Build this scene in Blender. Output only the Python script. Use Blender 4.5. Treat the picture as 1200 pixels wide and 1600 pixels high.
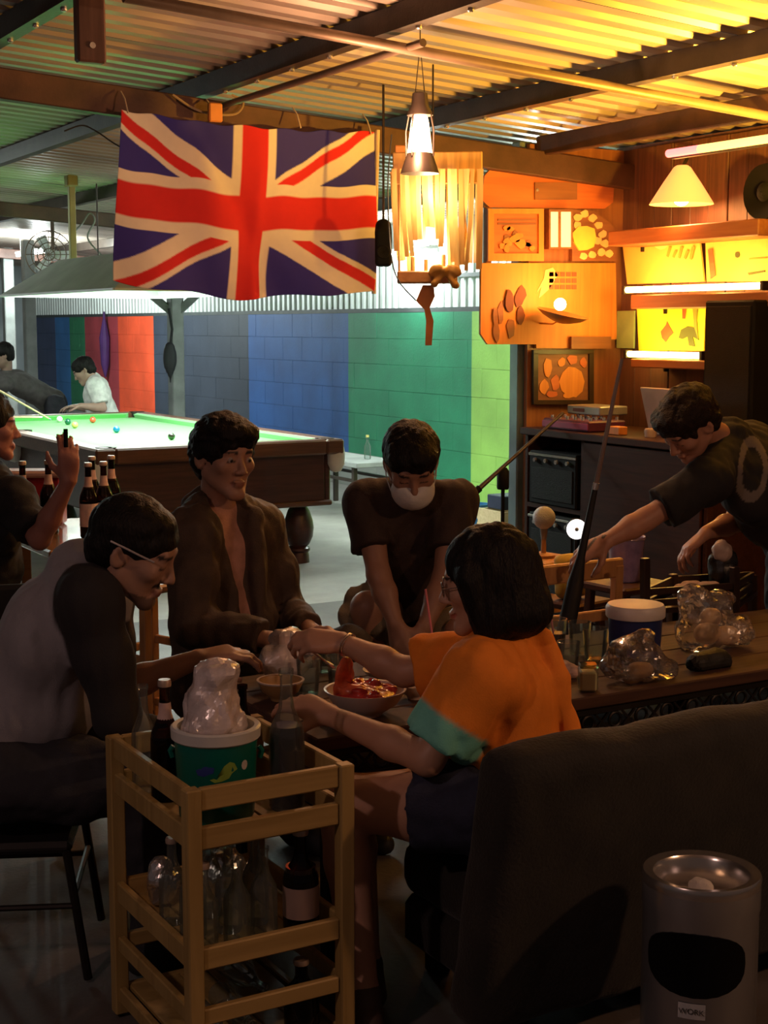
import bpy, bmesh, math, random
import numpy as np
from mathutils import Vector, Matrix

for o in list(bpy.data.objects):
    bpy.data.objects.remove(o, do_unlink=True)
C = bpy.context.scene.collection
PI = math.pi

# ------------------------------------------------------------------ camera
F = 2311.0                      # focal length in pixels of the 1200x1600 frame
H = 1.62                        # eye height
PITCH = math.radians(7.2)
YAW = math.radians(30.0)        # camera turned clockwise from +Y
cam_data = bpy.data.cameras.new('camera')
cam_data.sensor_fit = 'VERTICAL'
cam_data.sensor_height = 36.0
cam_data.sensor_width = 27.0
cam_data.lens = 36.0 * F / 1600.0
cam_data.clip_end = 200
cam = bpy.data.objects.new('camera', cam_data)
C.objects.link(cam)
cam.location = (0, 0, H)
cam.rotation_euler = (PI / 2 - PITCH, 0, -YAW)
bpy.context.scene.camera = cam

# ------------------------------------------------------------------ world, exposure
world = bpy.data.worlds.new('night')
bpy.context.scene.world = world
world.use_nodes = True
world.node_tree.nodes['Background'].inputs[0].default_value = (0.30, 0.22, 0.20, 1)
world.node_tree.nodes['Background'].inputs[1].default_value = 0.11
vs = bpy.context.scene.view_settings
vs.view_transform = 'Standard'
vs.look = 'None'
vs.gamma = 1.0
vs.exposure = 0.08
vs.use_curve_mapping = False

# ------------------------------------------------------------------ pixel helpers (a pixel gives a direction, the depth comes from what a thing touches)
SY, CY = math.sin(YAW), math.cos(YAW)
def ray(px, py):
    u = (px - 600.0) / F
    v = -(py - 800.0) / F
    fh = math.cos(PITCH) + v * math.sin(PITCH)
    vz = -math.sin(PITCH) + v * math.cos(PITCH)
    return (CY * u + SY * fh, -SY * u + CY * fh, vz, fh)
def W(px, py, d):
    r = ray(px, py); t = d / r[3]
    return Vector((r[0] * t, r[1] * t, H + r[2] * t))
def G(px, py, z=0.0):
    r = ray(px, py); t = (z - H) / r[2]
    return Vector((r[0] * t, r[1] * t, z))
def onX(px, py, X):
    r = ray(px, py); t = X / r[0]
    return Vector((X, r[1] * t, H + r[2] * t))
def onY(px, py, Y):
    r = ray(px, py); t = Y / r[1]
    return Vector((r[0] * t, Y, H + r[2] * t))
def zroof(X):
    return 3.04 - 0.065 * X
RIGHT = Vector((CY, -SY, 0)); FWD = Vector((SY, CY, 0)); UP = Vector((0, 0, 1))

# ------------------------------------------------------------------ materials
MATS = {}
def nodes_of(name):
    m = bpy.data.materials.new(name); m.use_nodes = True
    nt = m.node_tree
    b = nt.nodes['Principled BSDF']
    return m, nt, b
def mat(name, col, rough=0.6, metal=0.0, var=0.15, scale=6.0, bump=0.0, bscale=60.0, spec=0.5,
        trans=0.0, ior=1.45, alpha=1.0, coat=0.0, sheen=0.0, stretch=None, col2=None, rvar=0.0, sss=0.0):
    if name in MATS: return MATS[name]
    m, nt, b = nodes_of(name)
    b.inputs['Roughness'].default_value = rough
    b.inputs['Metallic'].default_value = metal
    b.inputs['Specular IOR Level'].default_value = spec
    b.inputs['IOR'].default_value = ior
    b.inputs['Transmission Weight'].default_value = trans
    b.inputs['Alpha'].default_value = alpha
    b.inputs['Coat Weight'].default_value = coat
    b.inputs['Sheen Weight'].default_value = sheen
    b.inputs['Subsurface Weight'].default_value = sss
    tc = nt.nodes.new('ShaderNodeTexCoord')
    mp = nt.nodes.new('ShaderNodeMapping')
    if stretch: mp.inputs['Scale'].default_value = stretch
    nt.links.new(tc.outputs['Object'], mp.inputs['Vector'])
    n = nt.nodes.new('ShaderNodeTexNoise')
    n.inputs['Scale'].default_value = scale; n.inputs['Detail'].default_value = 5
    nt.links.new(mp.outputs[0], n.inputs['Vector'])
    r = nt.nodes.new('ShaderNodeValToRGB')
    c = col
    lo = tuple(max(0, x * (1 - var)) for x in c); hi = tuple(min(1, x * (1 + var)) for x in c)
    if col2: lo, hi = c, col2
    r.color_ramp.elements[0].color = (*lo, 1); r.color_ramp.elements[0].position = 0.35
    r.color_ramp.elements[1].color = (*hi, 1); r.color_ramp.elements[1].position = 0.65
    nt.links.new(n.outputs['Fac'], r.inputs['Fac'])
    nt.links.new(r.outputs[0], b.inputs['Base Color'])
    if rvar:
        mr = nt.nodes.new('ShaderNodeMapRange')
        mr.inputs['To Min'].default_value = max(0, rough - rvar); mr.inputs['To Max'].default_value = min(1, rough + rvar)
        nt.links.new(n.outputs['Fac'], mr.inputs['Value']); nt.links.new(mr.outputs[0], b.inputs['Roughness'])
    if bump:
        n2 = nt.nodes.new('ShaderNodeTexNoise'); n2.inputs['Scale'].default_value = bscale; n2.inputs['Detail'].default_value = 4
        nt.links.new(mp.outputs[0], n2.inputs['Vector'])
        bp = nt.nodes.new('ShaderNodeBump'); bp.inputs['Strength'].default_value = bump; bp.inputs['Distance'].default_value = 0.01
        nt.links.new(n2.outputs['Fac'], bp.inputs['Height']); nt.links.new(bp.outputs[0], b.inputs['Normal'])
    MATS[name] = m
    return m
def wood(name, c1, c2, rough=0.5, axis='X', scale=4.0, coat=0.0, bump=0.15):
    if name in MATS: return MATS[name]
    m, nt, b = nodes_of(name)
    tc = nt.nodes.new('ShaderNodeTexCoord'); mp = nt.nodes.new('ShaderNodeMapping')
    s = {'X': (0.6, 9, 9), 'Y': (9, 0.6, 9), 'Z': (9, 9, 0.6)}[axis]
    mp.inputs['Scale'].default_value = s
    nt.links.new(tc.outputs['Object'], mp.inputs['Vector'])
    n = nt.nodes.new('ShaderNodeTexNoise'); n.inputs['Scale'].default_value = scale
    n.inputs['Detail'].default_value = 7; n.inputs['Distortion'].default_value = 0.8
    nt.links.new(mp.outputs[0], n.inputs['Vector'])
    r = nt.nodes.new('ShaderNodeValToRGB')
    r.color_ramp.elements[0].color = (*c1, 1); r.color_ramp.elements[0].position = 0.3
    r.color_ramp.elements[1].color = (*c2, 1); r.color_ramp.elements[1].position = 0.7
    nt.links.new(n.outputs['Fac'], r.inputs['Fac']); nt.links.new(r.outputs[0], b.inputs['Base Color'])
    b.inputs['Roughness'].default_value = rough; b.inputs['Coat Weight'].default_value = coat
    bp = nt.nodes.new('ShaderNodeBump'); bp.inputs['Strength'].default_value = bump; bp.inputs['Distance'].default_value = 0.004
    nt.links.new(n.outputs['Fac'], bp.inputs['Height']); nt.links.new(bp.outputs[0], b.inputs['Normal'])
    MATS[name] = m
    return m
def emit(name, col, strength):
    if name in MATS: return MATS[name]
    m, nt, b = nodes_of(name)
    b.inputs['Base Color'].default_value = (*col, 1)
    b.inputs['Emission Color'].default_value = (*col, 1)
    b.inputs['Emission Strength'].default_value = strength
    tc = nt.nodes.new('ShaderNodeTexCoord'); n = nt.nodes.new('ShaderNodeTexNoise'); n.inputs['Scale'].default_value = 3
    nt.links.new(tc.outputs['Object'], n.inputs['Vector'])
    mr = nt.nodes.new('ShaderNodeMapRange'); mr.inputs['To Min'].default_value = strength * .92; mr.inputs['To Max'].default_value = strength * 1.08
    nt.links.new(n.outputs['Fac'], mr.inputs['Value']); nt.links.new(mr.outputs[0], b.inputs['Emission Strength'])
    MATS[name] = m
    return m
def glass(name, col, rough=0.05, ior=1.45):
    """thin clear or tinted glass: tinted see-through plus fresnel gloss"""
    if name in MATS: return MATS[name]
    m = bpy.data.materials.new(name); m.use_nodes = True; nt = m.node_tree
    for n in list(nt.nodes): nt.nodes.remove(n)
    out = nt.nodes.new('ShaderNodeOutputMaterial'); tr = nt.nodes.new('ShaderNodeBsdfTransparent'); gl = nt.nodes.new('ShaderNodeBsdfGlossy')
    tr.inputs[0].default_value = (*col, 1); gl.inputs['Roughness'].default_value = rough
    lw = nt.nodes.new('ShaderNodeFresnel'); lw.inputs['IOR'].default_value = ior
    tc = nt.nodes.new('ShaderNodeTexCoord'); nz = nt.nodes.new('ShaderNodeTexNoise'); nz.inputs['Scale'].default_value = 12
    nt.links.new(tc.outputs['Object'], nz.inputs['Vector'])
    bp = nt.nodes.new('ShaderNodeBump'); bp.inputs['Strength'].default_value = .15; bp.inputs['Distance'].default_value = .01
    nt.links.new(nz.outputs['Fac'], bp.inputs['Height']); nt.links.new(bp.outputs[0], gl.inputs['Normal'])
    mx = nt.nodes.new('ShaderNodeMixShader')
    df = nt.nodes.new('ShaderNodeBsdfDiffuse'); df.inputs[0].default_value = (*[.3 + .6 * c for c in col], 1)
    m0 = nt.nodes.new('ShaderNodeMixShader'); m0.inputs[0].default_value = .05 * max(col)
    nt.links.new(tr.outputs[0], m0.inputs[1]); nt.links.new(df.outputs[0], m0.inputs[2])
    mm = nt.nodes.new('ShaderNodeMath'); mm.operation = 'MULTIPLY'; mm.inputs[1].default_value = .75; nt.links.new(lw.outputs[0], mm.inputs[0])
    nt.links.new(mm.outputs[0], mx.inputs[0]); nt.links.new(m0.outputs[0], mx.inputs[1]); nt.links.new(gl.outputs[0], mx.inputs[2])
    nt.links.new(mx.outputs[0], out.inputs[0])
    MATS[name] = m
    return m
def film(name, col, opacity=0.35, rough=0.25):
    """crumpled plastic bag: part see-through, part milky, with gloss"""
    if name in MATS: return MATS[name]
    m = bpy.data.materials.new(name); m.use_nodes = True; nt = m.node_tree
    b = nt.nodes['Principled BSDF']; out = nt.nodes['Material Output']
    b.inputs['Base Color'].default_value = (*col, 1); b.inputs['Roughness'].default_value = rough
    b.inputs['Specular IOR Level'].default_value = 0.9
    tr = nt.nodes.new('ShaderNodeBsdfTransparent'); mx = nt.nodes.new('ShaderNodeMixShader')
    tc = nt.nodes.new('ShaderNodeTexCoord'); nz = nt.nodes.new('ShaderNodeTexNoise'); nz.inputs['Scale'].default_value = 22; nz.inputs['Detail'].default_value = 6
    nt.links.new(tc.outputs['Object'], nz.inputs['Vector'])
    mr = nt.nodes.new('ShaderNodeMapRange'); mr.inputs['From Min'].default_value = .3; mr.inputs['From Max'].default_value = .7
    mr.inputs['To Min'].default_value = max(0, opacity - .2); mr.inputs['To Max'].default_value = min(1, opacity + .2)
    nt.links.new(nz.outputs['Fac'], mr.inputs['Value']); nt.links.new(mr.outputs[0], mx.inputs[0])
    bp = nt.nodes.new('ShaderNodeBump'); bp.inputs['Strength'].default_value = .5; bp.inputs['Distance'].default_value = .01
    nt.links.new(nz.outputs['Fac'], bp.inputs['Height']); nt.links.new(bp.outputs[0], b.inputs['Normal'])
    nt.links.new(tr.outputs[0], mx.inputs[1]); nt.links.new(b.outputs[0], mx.inputs[2])
    gl = nt.nodes.new('ShaderNodeBsdfGlossy'); gl.inputs['Roughness'].default_value = .10; fr = nt.nodes.new('ShaderNodeFresnel'); fr.inputs['IOR'].default_value = 1.75
    m3 = nt.nodes.new('ShaderNodeMixShader'); nt.links.new(fr.outputs[0], m3.inputs[0]); nt.links.new(mx.outputs[0], m3.inputs[1]); nt.links.new(gl.outputs[0], m3.inputs[2])
    nt.links.new(m3.outputs[0], out.inputs[0])
    MATS[name] = m
    return m
def vcol(name, rough=0.6, bump=0.0, bscale=80.0, sss=0.0, spec=0.4, sheen=0.0, var=0.12, nscale=25.0, rough2=None):
    """colour from the mesh attribute 'Col' (printed cloth, skin tones), grain on top"""
    if name in MATS: return MATS[name]
    m, nt, b = nodes_of(name)
    a = nt.nodes.new('ShaderNodeVertexColor'); a.layer_name = 'Col'
    tc = nt.nodes.new('ShaderNodeTexCoord'); n = nt.nodes.new('ShaderNodeTexNoise'); n.inputs['Scale'].default_value = nscale
    n.inputs['Detail'].default_value = 4
    nt.links.new(tc.outputs['Object'], n.inputs['Vector'])
    mr = nt.nodes.new('ShaderNodeMapRange'); mr.inputs['To Min'].default_value = 1 - var; mr.inputs['To Max'].default_value = 1 + var
    nt.links.new(n.outputs['Fac'], mr.inputs['Value'])
    mul = nt.nodes.new('ShaderNodeVectorMath'); mul.operation = 'SCALE'
    nt.links.new(a.outputs['Color'], mul.inputs[0]); nt.links.new(mr.outputs[0], mul.inputs['Scale'])
    nt.links.new(mul.outputs[0], b.inputs['Base Color'])
    b.inputs['Roughness'].default_value = rough; b.inputs['Specular IOR Level'].default_value = spec
    b.inputs['Subsurface Weight'].default_value = sss; b.inputs['Sheen Weight'].default_value = sheen
    b.inputs['Subsurface Radius'].default_value = (.01, .004, .002)
    if bump:
        n2 = nt.nodes.new('ShaderNodeTexNoise'); n2.inputs['Scale'].default_value = bscale
        nt.links.new(tc.outputs['Object'], n2.inputs['Vector'])
        bp = nt.nodes.new('ShaderNodeBump'); bp.inputs['Strength'].default_value = bump; bp.inputs['Distance'].default_value = 0.004
        nt.links.new(n2.outputs['Fac'], bp.inputs['Height']); nt.links.new(bp.outputs[0], b.inputs['Normal'])
    MATS[name] = m
    return m

# ------------------------------------------------------------------ mesh builder
def basis(d):
    d = Vector(d).normalized()
    a = Vector((0, 0, 1)) if abs(d.z) < .9 else Vector((1, 0, 0))
    x = a.cross(d).normalized(); y = d.cross(x)
    return x, y, d
class MB:
    def __init__(s): s.v = []; s.f = []; s.m = []
    def add(s, v, f, m=0):
        o = len(s.v); s.v += [tuple(p) for p in v]; s.f += [tuple(i + o for i in q) for q in f]; s.m += [m] * len(f); return s
    def box(s, c, d, rot=None, ch=0.0, m=0):
        """box centred at c, size d, chamfer ch"""
        hx, hy, hz = d[0] / 2, d[1] / 2, d[2] / 2
        ch = min(ch, hx * .9, hy * .9, hz * .9)
        c = Vector(c)
        R = rot if rot is not None else Matrix.Identity(3)
        if ch <= 0:
            v = [(x * hx, y * hy, z * hz) for x in (-1, 1) for y in (-1, 1) for z in (-1, 1)]
            f = [(0, 1, 3, 2), (4, 6, 7, 5), (0, 4, 5, 1), (2, 3, 7, 6), (0, 2, 6, 4), (1, 5, 7, 3)]
        else:
            v = []; idx = {}
            for sx in (-1, 1):
                for sy in (-1, 1):
                    for sz in (-1, 1):
                        for ax in range(3):
                            p = [sx * (hx - ch), sy * (hy - ch), sz * (hz - ch)]
                            p[ax] = (sx, sy, sz)[ax] * (hx, hy, hz)[ax]
                            idx[(sx, sy, sz, ax)] = len(v); v.append(tuple(p))
            f = []
            for ax in range(3):
                o = [a for a in range(3) if a != ax]
                for sg in (-1, 1):
                    q = []
                    for (a, b) in ((-1, -1), (1, -1), (1, 1), (-1, 1)):
                        k = [0, 0, 0]; k[ax] = sg; k[o[0]] = a; k[o[1]] = b
                        q.append(idx[(*k, ax)])
                    f.append(q)
            for ax in range(3):
                o = [a for a in range(3) if a != ax]
                for a in (-1, 1):
                    for b in (-1, 1):
                        k0 = [0, 0, 0]; k0[ax] = -1; k0[o[0]] = a; k0[o[1]] = b
                        k1 = list(k0); k1[ax] = 1
                        f.append([idx[(*k0, o[0])], idx[(*k1, o[0])], idx[(*k1, o[1])], idx[(*k0, o[1])]])
            for sx in (-1, 1):
                for sy in (-1, 1):
                    for sz in (-1, 1):
                        f.append([idx[(sx, sy, sz, a)] for a in range(3)])
        return s.add([R @ Vector(p) + c for p in v], f, m)
    def bar(s, p, q, w, h=None, ch=0.0, m=0, up=None):
        """square bar from p to q"""
        p, q = Vector(p), Vector(q); d = q - p
        if up is not None:
            z = d.normalized(); x = Vector(up).cross(z).normalized(); y = z.cross(x)
        else: x, y, z = basis(d)
        R = Matrix((x, y, z)).transposed()
        return s.box((p + q) / 2, (w, h or w, d.length), R, ch, m)
    def tube(s, pts, r, n=10, cap=True, m=0):
        pts = [Vector(p) for p in pts]
        rs = r if isinstance(r, (list, tuple)) else [r] * len(pts)
        v = []; f = []
        x = None
        for i, p in enumerate(pts):
            d = (pts[min(i + 1, len(pts) - 1)] - pts[max(i - 1, 0)])
            if d.length < 1e-9: d = Vector((0, 0, 1))
            d.normalize()
            if x is None: x, y, _ = basis(d)
            else:
                x = (x - d * x.dot(d)).normalized(); y = d.cross(x)
            for k in range(n):
                a = 2 * PI * k / n
                v.append(p + (x * math.cos(a) + y * math.sin(a)) * rs[i])
        for i in range(len(pts) - 1):
            for k in range(n):
                f.append((i * n + k, i * n + (k + 1) % n, (i + 1) * n + (k + 1) % n, (i + 1) * n + k))
        if cap:
            f.append(tuple(reversed(range(n)))); f.append(tuple((len(pts) - 1) * n + k for k in range(n)))
        return s.add(v, f, m)
    def lathe(s, prof, c=(0, 0, 0), n=24, axis=None, m=0, cap0=False, cap1=False, sx=1.0, sy=1.0):
        """profile [(r, z)...] turned about the axis through c"""
        c = Vector(c)
        if axis is not None: x, y, z = basis(axis)
        else: x, y, z = Vector((1, 0, 0)), Vector((0, 1, 0)), Vector((0, 0, 1))
        v = []; f = []
        for (r, h) in prof:
            for k in range(n):
                a = 2 * PI * k / n
                v.append(c + x * (r * math.cos(a) * sx) + y * (r * math.sin(a) * sy) + z * h)
        for i in range(len(prof) - 1):
            for k in range(n):
                f.append((i * n + k, i * n + (k + 1) % n, (i + 1) * n + (k + 1) % n, (i + 1) * n + k))
        if cap0: f.append(tuple(reversed(range(n))))
        if cap1: f.append(tuple((len(prof) - 1) * n + k for k in range(n)))
        return s.add(v, f, m)
    def ball(s, c, r, n=16, m=0, sc=(1, 1, 1)):
        k = max(4, n // 2)
        pr = [(max(1e-5, math.sin(PI * i / k)), -math.cos(PI * i / k)) for i in range(k + 1)]
        c = Vector(c)
        v = []; f = []
        for (rr, h) in pr:
            for j in range(n):
                a = 2 * PI * j / n
                v.append(c + Vector((rr * math.cos(a) * r * sc[0], rr * math.sin(a) * r * sc[1], h * r * sc[2])))
        for i in range(k):
            for j in range(n):
                f.append((i * n + j, i * n + (j + 1) % n, (i + 1) * n + (j + 1) % n, (i + 1) * n + j))
        return s.add(v, f, m)
    def prism(s, poly, o, ux, uy, un, t, m=0):
        """polygon (u, v) in plane o+ux*u+uy*v, thickness t along un"""
        o, ux, uy, un = Vector(o), Vector(ux), Vector(uy), Vector(un)
        n = len(poly)
        v = [o + ux * a + uy * b for (a, b) in poly] + [o + ux * a + uy * b + un * t for (a, b) in poly]
        f = [tuple(range(n)), tuple(reversed(range(n, 2 * n)))] + [(i, (i + 1) % n, (i + 1) % n + n, i + n) for i in range(n)]
        return s.add(v, f, m)
    def mesh(s, name, mats, smooth=35):
        me = bpy.data.meshes.new(name)
        me.from_pydata(s.v, [], s.f)
        if not isinstance(mats, (list, tuple)): mats = [mats]
        for mm in mats: me.materials.append(mm)
        if len(mats) > 1: me.polygons.foreach_set('material_index', s.m)
        bm = bmesh.new(); bm.from_mesh(me)
        bmesh.ops.recalc_face_normals(bm, faces=bm.faces)
        bm.to_mesh(me); bm.free()
        if smooth:
            me.polygons.foreach_set('use_smooth', [True] * len(me.polygons))
            me.set_sharp_from_angle(angle=math.radians(smooth))
        me.update()
        return me
    def build(s, name, mats, parent=None, loc=None, rotz=0, smooth=35):
        me = s.mesh(name, mats, smooth)
        o = bpy.data.objects.new(name, me); C.objects.link(o)
        place(o, parent, loc, rotz)
        return o
def place(o, parent=None, loc=None, rotz=0):
    if parent is not None: o.parent = parent
    if loc is not None: o.location = loc
    if rotz: o.rotation_euler = (0, 0, rotz)
def tag(o, label=None, cat=None, group=None, kind=None):
    if label: o['label'] = label
    if cat: o['category'] = cat
    if group: o['group'] = group
    if kind: o['kind'] = kind
    return o
def thing(name, label, cat, loc=(0, 0, 0), rotz=0, group=None, kind=None):
    o = bpy.data.objects.new(name, None); C.objects.link(o)
    o.empty_display_size = 0.1
    o.location = loc; o.rotation_euler = (0, 0, rotz)
    return tag(o, label, cat, group, kind)
def copy_tree(o, parent=None, loc=None, rotz=None, label=None):
    c = o.copy(); C.objects.link(c)
    if parent is not None: c.parent = parent
    if loc is not None: c.location = loc
    if rotz is not None: c.rotation_euler = (0, 0, rotz)
    if label: c['label'] = label
    for ch in list(o.children): copy_tree(ch, c)
    return c
def piece(name, me, parent, loc=(0, 0, 0), rot=(0, 0, 0)):
    o = bpy.data.objects.new(name, me); C.objects.link(o); o.parent = parent; o.location = loc; o.rotation_euler = rot
    return o
def lamp(name, kind, loc, energy, col, parent=None, size=0.1, rot=None, spot=None, size_y=None):
    l = bpy.data.lights.new(name, kind); l.energy = energy; l.color = col
    if kind == 'AREA':
        l.size = size
        if size_y: l.shape = 'RECTANGLE'; l.size_y = size_y
    else: l.shadow_soft_size = size
    if spot: l.spot_size = spot; l.spot_blend = .6
    o = bpy.data.objects.new(name, l); C.objects.link(o); o.location = loc
    if rot: o.rotation_euler = rot
    if parent: o.parent = parent
    return o
def Vsub(p, o): return Vector(p) - Vector(o)

# ================================================================== LARGE STRUCTURE
random.seed(7); np.random.seed(7)
WX = 7.18                                   # painted block wall stands at x = WX
PYW = 7.0                                   # plywood partition stands at y = PYW
BX = 5.66                                   # bar wall at x = BX

# ---- floor
def concrete(name, c1, c2, scale=1.3, rough=.55):
    m, nt, b = nodes_of(name)
    tc = nt.nodes.new('ShaderNodeTexCoord')
    n = nt.nodes.new('ShaderNodeTexNoise'); n.inputs['Scale'].default_value = scale; n.inputs['Detail'].default_value = 9; n.inputs['Roughness'].default_value = .65
    nt.links.new(tc.outputs['Object'], n.inputs['Vector'])
    r = nt.nodes.new('ShaderNodeValToRGB')
    r.color_ramp.elements[0].color = (*c1, 1); r.color_ramp.elements[0].position = .32
    r.color_ramp.elements[1].color = (*c2, 1); r.color_ramp.elements[1].position = .68
    nt.links.new(n.outputs['Fac'], r.inputs['Fac']); nt.links.new(r.outputs[0], b.inputs['Base Color'])
    mr = nt.nodes.new('ShaderNodeMapRange'); mr.inputs['To Min'].default_value = rough + .2; mr.inputs['To Max'].default_value = rough - .15
    nt.links.new(n.outputs['Fac'], mr.inputs['Value']); nt.links.new(mr.outputs[0], b.inputs['Roughness'])
    n2 = nt.nodes.new('ShaderNodeTexNoise'); n2.inputs['Scale'].default_value = 60; n2.inputs['Detail'].default_value = 6
    nt.links.new(tc.outputs['Object'], n2.inputs['Vector'])
    bp = nt.nodes.new('ShaderNodeBump'); bp.inputs['Strength'].default_value = .25; bp.inputs['Distance'].default_value = .006
    nt.links.new(n2.outputs['Fac'], bp.inputs['Height']); nt.links.new(bp.outputs[0], b.inputs['Normal'])
    MATS[name] = m
    return m
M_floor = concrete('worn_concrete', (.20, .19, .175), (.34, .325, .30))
fl = MB(); fl.box((2.5, 16.8, -.05), (15, 18.4, .1))
tag(fl.build('floor', M_floor, smooth=0), kind='structure')
M_floor2 = concrete('dark_concrete', (.060, .050, .045), (.115, .10, .09), 1.1, .6)  # front slab: darker colour than the floor beyond
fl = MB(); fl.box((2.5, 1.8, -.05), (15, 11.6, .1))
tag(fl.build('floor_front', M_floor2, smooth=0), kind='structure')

# ---- roof of corrugated steel sheets, ridges running down the slope (+x)
M_roof = mat('galvanised_sheet', (.40, .33, .28), rough=.45, metal=.35, var=.28, scale=1.4, bump=.12, bscale=14, stretch=(.25, 1, 1), rvar=.12)
SW = 0.96
def sheet_mesh(name, length, width, period, hgt, m, slope=0.0, th=.0):
    b = MB(); n = int(round(width / period)); prof = []
    for i in range(n):
        y = i * period
        prof += [(y, 0), (y + period * .42, 0), (y + period * .54, hgt), (y + period * .88, hgt)]
    prof.append((n * period, 0))
    v = []; f = []
    nx = 6
    for k in range(nx + 1):
        x = length * k / nx
        for (y, z) in prof: v.append((x, y, z - slope * x))
    np_ = len(prof)
    for k in range(nx):
        for i in range(np_ - 1):
            f.append((k * np_ + i, k * np_ + i + 1, (k + 1) * np_ + i + 1, (k + 1) * np_ + i))
    b.add(v, f)
    return b.mesh(name, m, smooth=0)
ceil = thing('ceiling', None, None, (0, 0, 0), kind='structure')
me_sheet = sheet_mesh('roof_sheet', 10.3, SW, .16, .019, M_roof, .065)
for k in range(27):
    piece('roof_sheet', me_sheet, ceil, (-3.0, -1.2 + k * SW, zroof(-3.0) + .002 * (k % 2)))

# ---- purlins (along y) and beams (along x)
M_steel = mat('painted_steel_dark', (.050, .036, .028), rough=.45, metal=.4, var=.3, scale=5, bump=.1)
M_rust = mat('rusty_red_beam', (.075, .034, .025), rough=.6, metal=.15, var=.35, scale=4, bump=.15)
M_pipe = mat('grey_steel_pipe', (.20, .14, .10), rough=.45, metal=.3, var=.2, scale=5)
tn = [0]
def trim(b, m, smooth=35):
    tn[0] += 1
    return tag(b.build('trim_%d' % tn[0], m, smooth=smooth), kind='structure')
def cee(X, y0, y1, w=.06, h=.095):
    """C-section purlin with a lip and bolts under the roof"""
    z = zroof(X) - .004
    b = MB()
    b.box((X, (y0 + y1) / 2, z - h / 2), (.012, y1 - y0, h))
    b.box((X + w / 2, (y0 + y1) / 2, z - .006), (w, y1 - y0, .012))
    b.box((X + w / 2, (y0 + y1) / 2, z - h + .006), (w, y1 - y0, .012))
    b.box((X + w, (y0 + y1) / 2, z - h + .015), (.01, y1 - y0, .02))
    return b
for X in (1.83, 2.98, 4.25, 6.1):
    trim(cee(X, 0.5, 24), M_steel)
def beam_x(Y, x0, x1, drop, w, h, m):
    p, q = Vector((x0, Y, zroof(x0) - drop)), Vector((x1, Y, zroof(x1) - drop))
    return trim(MB().bar(p, q, w, h, .006, up=(0, 1, 0)), m)
beam_x(6.95, .2, 7.1, .19, .14, .07, M_rust)
beam_x(12.9, .2, 7.1, .19, .12, .07, M_rust)
beam_x(18.6, .2, 7.1, .19, .12, .07, M_rust)
# light pipe slung under the purlins
pb = MB(); pb.tube([(1.9, 5.12, zroof(1.9) - .15), (5.4, 5.12, zroof(5.4) - .15)], .022, 12)
trim(pb, M_pipe)
pb = MB(); pb.tube([(3.06, 5.0, zroof(2.98) - .15), (3.06, 6.9, zroof(2.98) - .15)], .016, 12)
trim(pb, M_pipe)
# header beam over the bar front
hb = MB(); hb.box((5.06, 4.75, zroof(5.06) - .085), (.05, 4.5, .11), ch=.006)
trim(hb, M_rust)
# bolts along the purlins
bolt = MB(); bolt.lathe([(.013, 0), (.013, -.008), (.008, -.012), (.001, -.012)], n=8, cap0=True)
M_bolt = mat('zinc_bolt', (.7, .68, .64), rough=.25, metal=.9, var=.1)
me_bolt = bolt.mesh('bolt', M_bolt)
for o in [o for o in C.objects if o.name in ('trim_1', 'trim_2', 'trim_3')]:
    X = {'trim_1': 1.83, 'trim_2': 2.98, 'trim_3': 4.25}[o.name]
    for k in range(9):
        piece('bolt', me_bolt, o, (X + .035, 4.6 + k * .36, zroof(X) - .100))

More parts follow.
